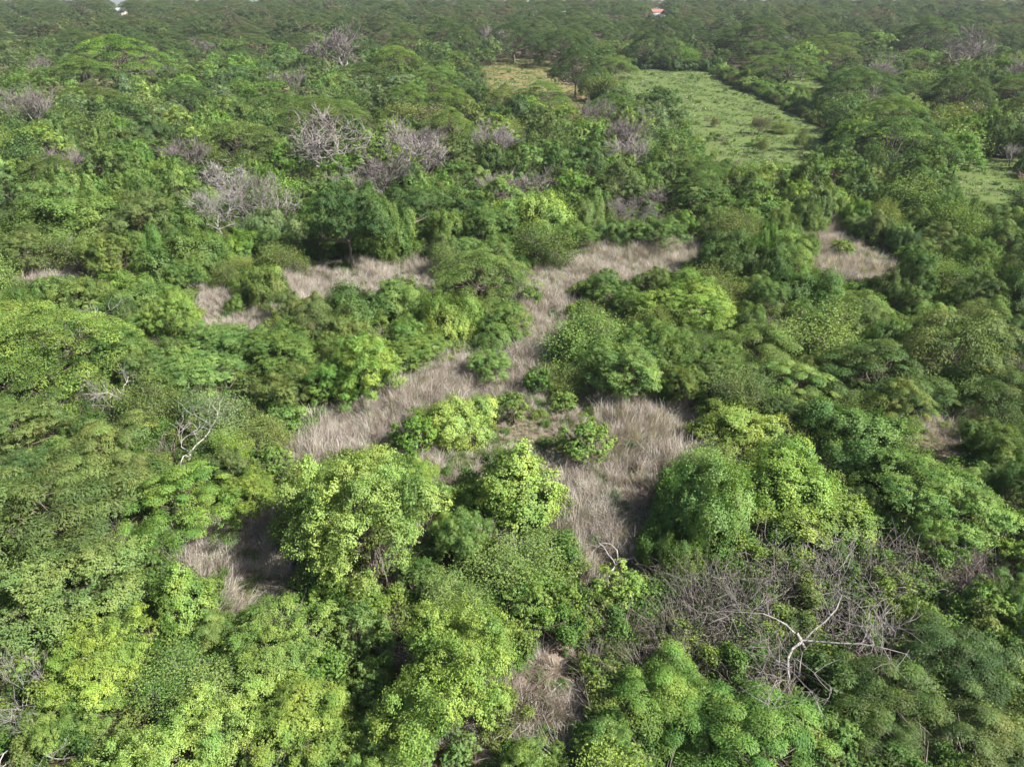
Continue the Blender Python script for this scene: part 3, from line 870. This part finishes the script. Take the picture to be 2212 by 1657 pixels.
# ------------------------------------------------------------------ labels
def ordinal(i):
    return ['first', 'second', 'third', 'fourth', 'fifth', 'sixth', 'seventh', 'eighth', 'ninth', 'tenth', 'eleventh', 'twelfth'][i]
LOOK = {'lime': 'yellow-green', 'bright': 'light green', 'fresh': 'fresh green', 'vivid': 'vivid green', 'mid': 'mid-green', 'deep': 'deep green', 'blue': 'bluish green', 'olive': 'olive', 'pale': 'pale grey-green', 'moss': 'mossy green', 'dusk': 'dark green', 'mustard': 'mustard', 'greygreen': 'grey-green', 'brown': 'brownish'}
KINDW = {'broad': 'broadleaf trees', 'mound': 'vine mounds', 'cone': 'vine mounds', 'umbrella': 'umbrella trees', 'feathery': 'thorn trees', 'sparse': 'airy trees', 'bare': 'leafless trees', 'dead': 'dead trees', 'thicket': 'twig thickets', 'bush': 'bushes'}
TW = {'mauve': 'mauve', 'grey': 'grey', 'ash': 'pale grey', 'white': 'white'}
ROWS = [(70, 'near the skyline'), (120, 'below the skyline'), (165, 'level with the red clearing'), (215, 'level with the upper pasture'), (270, 'level with the lower pasture'),
        (340, 'just below pasture level'), (430, 'midway above the straw strip'), (530, 'just behind the straw strip'), (620, 'level with the straw strip'), (720, 'just below the straw strip'),
        (860, 'level with the straw clearing back'), (1000, 'level with the straw clearing'), (1150, 'just below the straw clearing'), (1350, 'in the lower foreground'), (9999, 'at the bottom edge')]
COLS = [(300, 'at far left'), (740, 'at left'), (1110, 'left of centre'), (1480, 'right of centre'), (1900, 'at right'), (9999, 'at far right')]
sets = {}
for t in TREES:
    g = float(terrain(t['x'], t['y']))
    px, py, _ = project(t['x'], t['y'], g + .6 * t['H'])
    t['px'], t['py'] = float(px), float(py)
    if t['label']:
        t['o']['label'] = t['label']; continue
    if t.get('hedge'):
        sets.setdefault(('h', t['hedge']), []).append(t); continue
    look = TW[t['twig']] if t['kind'] in ('bare', 'dead', 'thicket') else LOOK[t['col']]
    row = next(r for lim, r in ROWS if t['py'] < lim); colw = next(r for lim, r in COLS if t['px'] < lim)
    sets.setdefault((look, KINDW[t['kind']], row, colw), []).append(t)
for k, L_ in sets.items():
    L_.sort(key=lambda t: t['px'])
    for i, t in enumerate(L_):
        if k[0] == 'h':
            t['o']['label'] = f"{ordinal(i) if i < 12 else 'last'} leafy shrub from the left in {k[1]}"
            t['o']['group'] = 'shrubs of the living hedges'
            t['o']['category'] = 'hedge shrub'; t['o'].name = 'hedge_shrub'
            continue
        look, kw, row, colw = k
        one = kw[:-2] if kw == 'bushes' else kw[:-1]
        if len(L_) == 1: t['o']['label'] = f"only {look} {one} {row} {colw}"
        elif i < 12: t['o']['label'] = f"{ordinal(i)} {look} {one} from left, {row} {colw}"
        else: t['o']['label'] = f"{look} {one} {row} {colw}"
for o in C.objects:
    if 'hedge' in o: del o['hedge']

# ------------------------------------------------------------------ setting
def kindset(o, kind): o['kind'] = kind; return o

def sheet(name, xs, ys, mat, dz=0.0, mask=None):
    X, Y = np.meshgrid(xs, ys)
    Z = terrain(X, Y) + dz
    V = np.stack([X, Y, Z], -1).reshape(-1, 3)
    nx, ny = len(xs), len(ys)
    i, j = np.meshgrid(np.arange(ny - 1), np.arange(nx - 1), indexing='ij')
    F = np.stack([i * nx + j, i * nx + j + 1, (i + 1) * nx + j + 1, (i + 1) * nx + j], -1).reshape(-1, 4)
    if mask is not None:
        cx = X[:-1, :-1] + (xs[1] - xs[0]) / 2; cyy = Y[:-1, :-1] + (ys[1] - ys[0]) / 2
        F = F[mask(cx, cyy).ravel()]
        used = np.unique(F); re = np.zeros(len(V), int); re[used] = np.arange(len(used)); V = V[used]; F = re[F]
    if len(F) == 0: return None
    me = mesh_from(name, V, F, mat)
    me.polygons.foreach_set('use_smooth', np.ones(len(F), bool))
    return kindset(add_obj(name, me), 'structure')

SOIL = ground_material('forest_floor', [(.060,.045,.030), (.040,.050,.020), (.095,.060,.042), (.050,.042,.025)])
xs = np.unique(np.concatenate([np.linspace(-140, 140, 113), np.linspace(-700, 700, 141), np.linspace(-7000, 7000, 57)]))
ys = np.unique(np.concatenate([np.linspace(-60, 320, 153), np.linspace(320, 1200, 120), np.linspace(1200, 8000, 40), np.array([-3000., -800., -200.])]))
sheet('ground', xs, ys, SOIL)

STRAWG = ground_material('straw_litter', [(.17,.125,.10), (.12,.13,.045), (.21,.16,.13), (.10,.075,.06)], (.08, .4, 3))
GREENG = ground_material('pasture_turf', [(.068,.128,.024), (.092,.138,.034), (.052,.100,.020), (.105,.115,.046)], (.025, .16, 1.4), .5)
REDG = ground_material('red_soil', [(.24,.105,.060), (.15,.13,.05), (.20,.11,.07), (.10,.13,.04)], (.05, .3, 2))
def px_mask(poly, h=0.0):
    def f(x, y):
        r_ = np.zeros(np.asarray(x).shape, bool)
        for hh in (h, h + 1.3, h + 2.6):       # the open ground runs on a little in front of what is seen of it
            px, py, _ = project(x, y, terrain(x, y) + hh)
            r_ |= inpoly(px, py, poly)
        return r_
    return f
def world_box(poly):
    P = np.array([unproject(a, b)[:2] for a, b in poly])
    return P[:, 0].min() - 3, P[:, 0].max() + 3, P[:, 1].min() - (3 + .05 * P[:, 1].min()), P[:, 1].max() + 2
def area_points(poly, spacing, jit=.5, edge=1.9):
    x0, x1, y0, y1 = world_box(poly)
    X, Y = np.meshgrid(np.arange(x0, x1, spacing), np.arange(y0, y1, spacing))
    X = X.ravel() + rs.uniform(-jit, jit, X.size) * spacing; Y = Y.ravel() + rs.uniform(-jit, jit, Y.size) * spacing
    e = edge * (.4 + np.sin(X * .37 + Y * .23) ** 2)
    ok = px_mask(poly)(X + rs.normal(size=X.size) * e, Y + rs.normal(size=X.size) * e * 1.4)
    return X[ok], Y[ok]
for k, poly in PAST.items():
    x0, x1, y0, y1 = world_box(poly)
    st = 1.0 if y1 < 420 else 4.0
    sheet({'red_clearing': 'red_soil_clearing', 'gully_field': 'rough_field'}.get(k, k if k == 'pasture' else 'meadow'), np.arange(x0, x1, st), np.arange(y0, y1, st), REDG if k == 'red_clearing' else GREENG, .12, px_mask(poly))
for k, poly in DRY.items():
    x0, x1, y0, y1 = world_box(poly)
    sheet('grassland', np.arange(x0, x1, .5), np.arange(y0, y1, .5), STRAWG, .06, px_mask(poly))

# ---- scattering of uncountable growth (geometry nodes)
def scatter(name, label, cat_, pts, rot, scl, idx, meshes):
    """one stuff object: points carry rotation, scale and the number of the tuft shape"""
    col = bpy.data.collections.new(name + '_shapes')
    for i, me in enumerate(meshes):
        o = bpy.data.objects.new(f'{chr(97 + i)}_{name}_shape', me); col.objects.link(o)
        if name == 'far_forest': o.material_slots[0].link = 'OBJECT'; o.material_slots[0].material = FARL
    me = bpy.data.meshes.new(name)
    n = len(pts)
    me.vertices.add(n); me.vertices.foreach_set('co', np.ascontiguousarray(pts, np.float32).ravel())
    a = me.attributes.new('rot', 'FLOAT_VECTOR', 'POINT'); a.data.foreach_set('vector', np.ascontiguousarray(rot, np.float32).ravel())
    a = me.attributes.new('scl', 'FLOAT_VECTOR', 'POINT'); a.data.foreach_set('vector', np.ascontiguousarray(scl, np.float32).ravel())
    a = me.attributes.new('idx', 'INT', 'POINT'); a.data.foreach_set('value', np.ascontiguousarray(idx, np.int32))
    o = add_obj(name, me); o['kind'] = 'stuff'; o['label'] = label; o['category'] = cat_
    g = bpy.data.node_groups.new(name, 'GeometryNodeTree')
    g.interface.new_socket('Geometry', in_out='INPUT', socket_type='NodeSocketGeometry')
    g.interface.new_socket('Geometry', in_out='OUTPUT', socket_type='NodeSocketGeometry')
    N, L = g.nodes, g.links
    gi, go = N.new('NodeGroupInput'), N.new('NodeGroupOutput')
    ci = N.new('GeometryNodeCollectionInfo'); ci.inputs['Collection'].default_value = col
    ci.inputs['Separate Children'].default_value = True; ci.inputs['Reset Children'].default_value = True
    ip = N.new('GeometryNodeInstanceOnPoints'); ip.inputs['Pick Instance'].default_value = True
    def att(nm, ty):
        q = N.new('GeometryNodeInputNamedAttribute'); q.data_type = ty; q.inputs['Name'].default_value = nm
        return q.outputs['Attribute']
    e2r = N.new('FunctionNodeEulerToRotation')
    L.new(att('rot', 'FLOAT_VECTOR'), e2r.inputs[0])
    L.new(gi.outputs[0], ip.inputs['Points']); L.new(ci.outputs[0], ip.inputs['Instance'])
    L.new(e2r.outputs[0], ip.inputs['Rotation']); L.new(att('scl', 'FLOAT_VECTOR'), ip.inputs['Scale'])
    L.new(att('idx', 'INT'), ip.inputs['Instance Index'])
    L.new(ip.outputs[0], go.inputs[0])
    m = o.modifiers.new('scatter', 'NODES'); m.node_group = g
    return o

STRAW = leaf_material('straw', [(.335,.30,.297), (.215,.178,.178), (.37,.345,.325), (.16,.134,.132), (.295,.256,.26), (.23,.215,.165)], .012)
GRASS = leaf_material('green_blade', [(.072,.130,.026), (.10,.148,.034), (.058,.108,.022), (.115,.14,.042)], .04)
UNDER = leaf_material('undergrowth', [(.060,.115,.022), (.095,.160,.030), (.045,.085,.020), (.11,.135,.035), (.130,.185,.032)])
FARL = leaf_material('far_foliage', [(0.046,0.078,0.024), (0.068,0.102,0.029), (0.037,0.062,0.021), (0.080,0.096,0.034), (0.053,0.088,0.034), (0.086,0.080,0.051), (0.044,0.074,0.022), (0.034,0.058,0.019)])  # dark far species, darkened further to stand in for cloud shade

def tuft(n, h, w, spread, lean, mat, name):
    a = rs.uniform(0, 6.283, n); r = spread * np.sqrt(rs.uniform(0, 1, n))
    p = np.stack([r * np.cos(a), r * np.sin(a), np.zeros(n)], 1)
    b = a + rs.normal(size=n) * .9; le = lean * rs.uniform(.2, 1.3, n); hh = h * rs.uniform(.55, 1.15, n)
    d = np.stack([np.cos(b), np.sin(b), np.zeros(n)], 1)
    s = np.stack([-np.sin(b + .5), np.cos(b + .5), np.zeros(n)], 1) * (w * rs.uniform(.6, 1.3, n))[:, None] * .5
    m = p + d * (le * .3 * hh)[:, None] + np.array([0, 0, 1]) * (hh * .62)[:, None]
    t = p + d * (le * hh)[:, None] + np.array([0, 0, 1]) * (hh * rs.uniform(.82, 1, n))[:, None]
    V = np.concatenate([p - s, p + s, m + s * .8, m - s * .8, t + s * .25, t - s * .25])
    i = np.arange(n)
    F = np.concatenate([np.stack([i, i + n, i + 2 * n, i + 3 * n], 1), np.stack([i + 3 * n, i + 2 * n, i + 4 * n, i + 5 * n], 1)])
    v = rs.uniform(.7, 1.25, n); v = np.r_[v, v]
    wv = rs.uniform(.92, 1.12, n); wv = np.r_[wv, wv]
    return mesh_from(name, V, F, mat, np.stack([v, wv, v * 0 + .6, v * 0 + 1], 1))

def grass_field(name, label, polys, spacing, meshes, hs, wts=None, low=None, keep=1.0, tall=None):
    Xs, Ys = zip(*[area_points(p, spacing) for p in polys])
    X, Y = np.concatenate(Xs), np.concatenate(Ys)
    ph = np.concatenate([np.full(len(a), (tall or [1] * len(polys))[i]) for i, a in enumerate(Xs)])
    if keep < 1:
        nz = np.sin(X * .31 + 2 * np.sin(Y * .17)) * np.cos(Y * .23 + X * .11)
        ok = rs.uniform(size=X.size) < np.clip(keep + .45 * nz, .05, 1)
        X, Y, ph = X[ok], Y[ok], ph[ok]
    n = X.size
    rot = np.zeros((n, 3)); rot[:, 2] = rs.uniform(0, 6.283, n)
    # patches of the stand lean together
    mat_ = .22 + .55 * np.clip(np.sin(X * .33 + 2.1 * np.sin(Y * .21)) * np.sin(Y * .37 + 1.2), 0, 1)     # flattened places
    rot[:, 2] = np.where(mat_ > .4, rs.normal(size=n) * .5, rot[:, 2])
    rot[:, 0] = mat_ * np.sin(X * .25 + Y * .13) + rs.normal(size=n) * .12
    rot[:, 1] = mat_ * np.cos(X * .17 - Y * .29) + rs.normal(size=n) * .12
    pat = np.sin(X * .21 + 1.7 * np.sin(Y * .13 + .6)) + np.sin(Y * .27 - 1.3 * np.sin(X * .16)) + .5 * np.sin(X * .8 + Y * .6)
    s = rs.uniform(hs[0], hs[1], (n, 1)) * (1 + .2 * np.sin(X * .4 + Y * .3))[:, None]
    idx = rs.choice(len(meshes), n, p=wts)
    if low is not None:                       # short green grass shows through in patches
        g_ = rs.uniform(size=n) < np.clip((pat - .1) * .55, .04, .8)
        idx[g_] = low
        s *= np.clip(1.05 - .28 * pat, .55, 1.2)[:, None]
    scl = np.repeat(s, 3, 1); scl[:, 2] *= ph
    return scatter(name, label, 'grass', np.stack([X, Y, terrain(X, Y)], 1), rot, scl, idx, meshes)

tufts = [tuft(80, 1.25, .020, .38, .4, STRAW, 'tuft'), tuft(70, 1.5, .019, .34, .55, STRAW, 'tuft'), tuft(84, .9, .022, .45, .8, STRAW, 'tuft'), tuft(60, .5, .035, .45, .9, GRASS, 'tuft')]
DP = list(DRY.items())
grass_field('dry_grass', 'tall straw-coloured dry grass covering the clearings', [p for k, p in DP], .46, tufts, (.65, 1.25), [.34, .26, .28, .12], low=3, tall=[{'bottom': .5, 'bottom_small': .4, 'shade': .7}.get(k, 1) for k, p in DP])
gt = [tuft(26, .35, .09, .5, .7, GRASS, 'tuft'), tuft(22, .55, .09, .4, .6, GRASS, 'tuft'), tuft(22, .5, .08, .45, .6, STRAW, 'tuft')]
grass_field('pasture_grass', 'short green grass with drier tufts on the pastures', [PAST['pasture'], PAST['red_clearing'], PAST['gully_field'], PAST['far_pasture']], 1.0, gt, (.7, 1.3), [.66, .28, .06], keep=.5)

# ---- undergrowth between the trees
def low_shrub(R, H, n, ls, mat):
    c = np.stack([rs.uniform(-1, 1, 9) * R * .6, rs.uniform(-1, 1, 9) * R * .6, rs.uniform(.15, .75, 9) * H], 1)
    i = rs.randint(0, 9, n)
    d = sph(n, -.4)
    P = c[i] + d * np.array([R * .42, R * .42, H * .32]) * rs.uniform(.4, 1, (n, 1)); P[:, 2] = np.maximum(P[:, 2], .03)
    V, F, T = leaves(P, d * .5 + np.array([0, 0, .6]) + rs.normal(size=(n, 3)) * .4, ls * rs.uniform(.7, 1.3, n), .6, rs.uniform(.7, 1.25, n), rs.uniform(.9, 1.15, n))
    return mesh_from('low_shrub', V, F, mat, T)
TWIGM = leaf_material('dry_twig', [(.15,.125,.115), (.105,.08,.072), (.19,.165,.145)], .02)
under = [low_shrub(1.2, 1.5, 2000, .125, UNDER), low_shrub(1.4, 1.2, 2100, .125, UNDER), low_shrub(1.1, 1.8, 2000, .115, UNDER), tuft(120, 1.5, .03, .7, .9, TWIGM, 'tuft')]
X = rs.uniform(-300, 300, 60000); Y = 12 + 330 * np.sqrt(rs.uniform(0, 1, 60000)); Y[::3] = rs.uniform(12, 120, 20000); X[::3] *= .4
ok = np.abs(X) < .74 * (Y * CP + CAM_H * SP) + 4
X, Y = X[ok], Y[ok]
g = terrain(X, Y)
bad = np.zeros(X.size, bool)
for h in (0, 1.6, 2.7):
    px, py, _ = project(X, Y, g + h); bad |= in_clear(px, py)
X, Y = X[~bad], Y[~bad]
wx, wy = zip(*[area_points(p, 1.5, .5, 1.0) for p in DRY.values()])          # weeds standing in the straw
wx, wy = np.concatenate(wx), np.concatenate(wy)
ok = rs.uniform(size=wx.size) <   .24 + .45 * np.clip(np.sin(wx * .3 + 1.5 * np.sin(wy * .2)) * np.cos(wy * .28), 0, 1)
px_, py_ = zip(*[area_points(PAST[k], 3.2, .5, 1.0) for k in ('pasture', 'red_clearing', 'gully_field')])
px_, py_ = np.concatenate(px_), np.concatenate(py_)
pk = rs.uniform(size=px_.size) < .06 + .5 * np.clip(np.sin(px_ * .11 + 1.5 * np.sin(py_ * .07)) * np.cos(py_ * .09 + 1), 0, 1) ** 2
wx, wy = np.r_[wx[ok], px_[pk]], np.r_[wy[ok], py_[pk]]; ok = np.ones(wx.size, bool)
nw = int(ok.sum())
X, Y = np.r_[X, wx[ok]], np.r_[Y, wy[ok]]; n = X.size
rot = np.zeros((n, 3)); rot[:, 2] = rs.uniform(0, 6.283, n)
s = rs.uniform(.7, 1.5, (n, 1)) * (1 + np.clip((Y - 100) / 250, 0, .9))[:, None]
s[n - nw:] = rs.uniform(.28, .75, (nw, 1)) * np.where(wy > 170, 1.5, 1)[:, None]
scatter('undergrowth', 'low green undergrowth and dry stems between the trees', 'undergrowth', np.stack([X, Y, terrain(X, Y) - .05], 1), rot, np.repeat(s, 3, 1), rs.choice(4, n, p=[.3, .26, .22, .22]), under)

# ---- the far wood up to the skyline
def far_copy(me): return me
fm = [far_copy(PROTO['umbrella'][i]['parts'][1][1]) for i in range(4)] + [far_copy(PROTO['broad_far'][i]['parts'][1][1]) for i in range(5)]
n = 24000
Y = FAR - 6 + 1500 * rs.uniform(0, 1, n) ** 1.35
X = rs.uniform(-1, 1, n) * (.78 * Y + 30)
nkeep = np.minimum(1, 1.0)
px, py, _ = project(X, Y, terrain(X, Y) + 2)
qx, qy, _ = project(X, Y, terrain(X, Y) + 9)
bad = in_clear(px, py) | in_clear(qx, qy)
for hh in (3, 8, 13):
    for dx in (-6, 0, 6):
        qx, qy, _ = project(X + dx, Y, terrain(X, Y) + hh)
        for hx_, hy_ in ((1420, 24), (255, 21)):
            bad |= (np.abs(qx - hx_) < 13) & (np.abs(qy - hy_) < 7)
for hh, dx in ((5, -10), (5, 10), (13, 0), (13, -7), (13, 7)):
    qx, qy, _ = project(X + dx, Y, terrain(X, Y) + hh); bad |= in_clear(qx, qy)
cand = rs.permutation(np.nonzero(~bad)[0])
rr = rs.uniform(4.5, 13, n)
for i in cand:
    if gfree(X[i], Y[i], rr[i], .8): gadd(X[i], Y[i], rr[i])
    else: bad[i] = True
for (tx, ty, tr) in [(t['x'], t['y'], t['W'] / 2) for t in TREES if t['y'] > FAR - 40]:
    bad |= (X - tx) ** 2 + (Y - ty) ** 2 < (tr + 3) ** 2
X, Y, rr = X[~bad], Y[~bad], rr[~bad]; n = X.size
idx = np.where(rr > 8, rs.randint(0, 4, n), rs.randint(4, 9, n))
s = np.where(idx < 4, rr * 1.1 / 13, rr * 1.15 / 5)[:, None]
rot = np.zeros((n, 3)); rot[:, 2] = rs.uniform(0, 6.283, n)
scl = np.repeat(s, 3, 1); scl[:, 2] *= np.where(idx < 4, rs.uniform(.8, 1.25, n), rs.uniform(.65, 1.1, n))
# the smallest trees of the fill belong to the same uncountable mass
for f in REST:
    u = f[1] == 'umbrella'
    k = rs.randint(0, 4) if u else rs.randint(4, 9)
    p = PROTO['umbrella' if u else 'broad_far'][k if u else k - 4]
    X = np.r_[X, f[2]]; Y = np.r_[Y, f[3]]; idx = np.r_[idx, k]
    rot = np.vstack([rot, [0, 0, rs.uniform(0, 6.283)]]); scl = np.vstack([scl, [f[4] / p['W'], f[4] / p['W'], f[5] / p['H']]])
scatter('far_forest', 'dense far forest closing the view up to the skyline', 'forest', np.stack([X, Y, terrain(X, Y) - .3], 1), rot, scl, idx, fm)

# ---- hills beyond the wood
hx = np.linspace(-5200, 5200, 90); hv = []
rowsn = 10
for r in range(rowsn):
    t = r / (rowsn - 1)
    for x in hx:
        top = 60 + 45 * math.sin(x / 900 + 1) + 25 * math.sin(x / 370) + 60 * max(0, x / 5200)
        hv.append((x, 4600 + 900 * t, 8 + top * math.sin(t * math.pi / 2) + 3 * math.sin(x / 60 + r)))
nx = len(hx)
hf = [(r * nx + i, r * nx + i + 1, (r + 1) * nx + i + 1, (r + 1) * nx + i) for r in range(rowsn - 1) for i in range(nx - 1)]
HILLM = ground_material('hill_forest', [(.045,.080,.028), (.060,.095,.035), (.040,.070,.025), (.07,.09,.04)], (.004, .02, .1), 1)
hm = mesh_from('hills', np.array(hv), np.array(hf), HILLM)
kindset(add_obj('hills', hm), 'structure')

# ------------------------------------------------------------------ small built things far off
def plain(name, col, rough=.8):
    m, N, L = new_mat(name)
    out = N.new('ShaderNodeOutputMaterial'); b = N.new('ShaderNodeBsdfPrincipled')
    tc = N.new('ShaderNodeTexCoord'); no = N.new('ShaderNodeTexNoise'); no.inputs['Scale'].default_value = 1.5; no.inputs['Detail'].default_value = 4
    L.new(tc.outputs['Object'], no.inputs['Vector'])
    mx = N.new('ShaderNodeMix'); mx.data_type = 'RGBA'
    mx.inputs[6].default_value = (*[c * .8 for c in col], 1); mx.inputs[7].default_value = (*[min(1, c * 1.15) for c in col], 1)
    L.new(no.outputs[0], mx.inputs['Factor']); L.new(mx.outputs[2], b.inputs['Base Color'])
    b.inputs['Roughness'].default_value = rough
    L.new(b.outputs[0], out.inputs[0]); return m

def box(cx, cyy, cz, sx, sy, sz):
    v = np.array([(i, j, k) for k in (-.5, .5) for j in (-.5, .5) for i in (-.5, .5)]) * [sx, sy, sz] + [cx, cyy, cz]
    f = np.array([(0, 2, 3, 1), (4, 5, 7, 6), (0, 1, 5, 4), (2, 6, 7, 3), (0, 4, 6, 2), (1, 3, 7, 5)])
    return v, f
def solid(name, v, f, mat, parent):
    return add_obj(name, mesh_from(name, np.asarray(v, float), np.asarray(f), mat), parent)

WALLM, ROOFM, PALEM, DARKM, STEEL = plain('plaster', (.42,.40,.37)), plain('red_tile', (.22,.085,.055)), plain('zinc', (.34,.35,.36), .6), plain('dark_pane', (.05,.06,.07), .3), plain('steel', (.55,.57,.58), .5)
def house(px, py, L_, Wd, hh, rm, name, label, rot):
    x, y, _ = unproject(px, py, hh)
    r = bpy.data.objects.new(name, None); C.objects.link(r)
    r.location = (x, y, float(terrain(x, y))); r.rotation_euler[2] = rot
    r['label'] = label; r['category'] = 'house'
    solid('wall', *box(0, 0, hh / 2, L_, Wd, hh), WALLM, r)
    ov = .5; rh = Wd * .32
    v = [(-L_/2-ov, -Wd/2-ov, hh+.02), (L_/2+ov, -Wd/2-ov, hh+.02), (L_/2+ov, Wd/2+ov, hh+.02), (-L_/2-ov, Wd/2+ov, hh+.02), (-L_/2-ov, 0, hh+rh), (L_/2+ov, 0, hh+rh)]
    T_ = [(0, 1, 5, 4), (3, 4, 5, 2), (0, 3, 2, 1), (0, 4, 3, 3), (1, 2, 5, 5)]
    me = bpy.data.meshes.new('roof'); me.from_pydata(v, [], [t if len(set(t)) == 4 else t[:3] for t in T_]); me.materials.append(rm)
    add_obj('roof', me, r)
    solid('door', *box(0, -Wd / 2 - .03, 1.05, 1, .06, 2.1), DARKM, r)
    for i in (-.32, .32): solid('window', *box(i * L_, -Wd / 2 - .03, 1.6, 1.2, .06, 1.1), DARKM, r)
    return r
house(1420, 27, 14, 8, 5, ROOFM, 'house', 'white house with red roof among far trees at the skyline', .35)
house(255, 24, 15, 8, 5, PALEM, 'shed', 'pale-roofed shed among the far trees at upper left', -.2)
x, y, s = unproject(1219, 60, 1)
mast = bpy.data.objects.new('lattice_mast', None); C.objects.link(mast); mast.location = (x, y, float(terrain(x, y)))
mast['label'] = 'pale lattice mast rising from the far trees left of the red-roofed house'; mast['category'] = 'mast'
MH = 13.0
for sx in (-1, 1):
    for sy in (-1, 1):
        T_ = Tubes(); T_.add([(sx * 1.6, sy * 1.6, -.3), (sx * .7, sy * .7, MH * .6), (sx * .25, sy * .25, MH)], [.16, .14, .1], 4)
        add_obj('leg', T_.mesh('leg', STEEL), mast)
for i in range(8):
    T_ = Tubes(); z0, z1 = MH * i / 8, MH * (i + 1) / 8
    w0 = np.interp(z0, [0, MH * .6, MH], [1.6, .7, .25]); w1 = np.interp(z1, [0, MH * .6, MH], [1.6, .7, .25])
    for q in ((1, 1, -1, 1), (-1, 1, -1, -1), (-1, -1, 1, -1), (1, -1, 1, 1)):
        T_.add([(q[0] * w0, q[1] * w0, z0), (q[2] * w1, q[3] * w1, z1)], [.08, .08], 4)
    add_obj('brace', T_.mesh('brace', STEEL), mast)
for z in (.72, .9):
    T_ = Tubes(); T_.add([(-3, 0, MH * z), (0, 0, MH * z + .3), (3, 0, MH * z)], [.12, .15, .12], 4)
    add_obj('cross_arm', T_.mesh('cross_arm', STEEL), mast)

# ------------------------------------------------------------------ haze
hz = bpy.data.materials.new('haze'); hz.use_nodes = True
hn = hz.node_tree; hn.nodes.clear()
ho = hn.nodes.new('ShaderNodeOutputMaterial'); pv = hn.nodes.new('ShaderNodeVolumePrincipled')
pv.inputs['Color'].default_value = (.86, .92, 1, 1); pv.inputs['Density'].default_value = .00008; pv.inputs['Anisotropy'].default_value = .1
hn.links.new(pv.outputs[0], ho.inputs['Volume'])
v, f = box(0, 2600, 128, 14200, 6200, 280)
hb = add_obj('haze', mesh_from('haze', v, f, hz)); hb['kind'] = 'stuff'; hb['label'] = 'thin bluish haze in the far distance'; hb['category'] = 'haze'
kc = {}
for t in TREES: kc[t['kind']] = kc.get(t['kind'], 0) + 1
print('TREES', len(TREES), nfill, len(REST), kc)
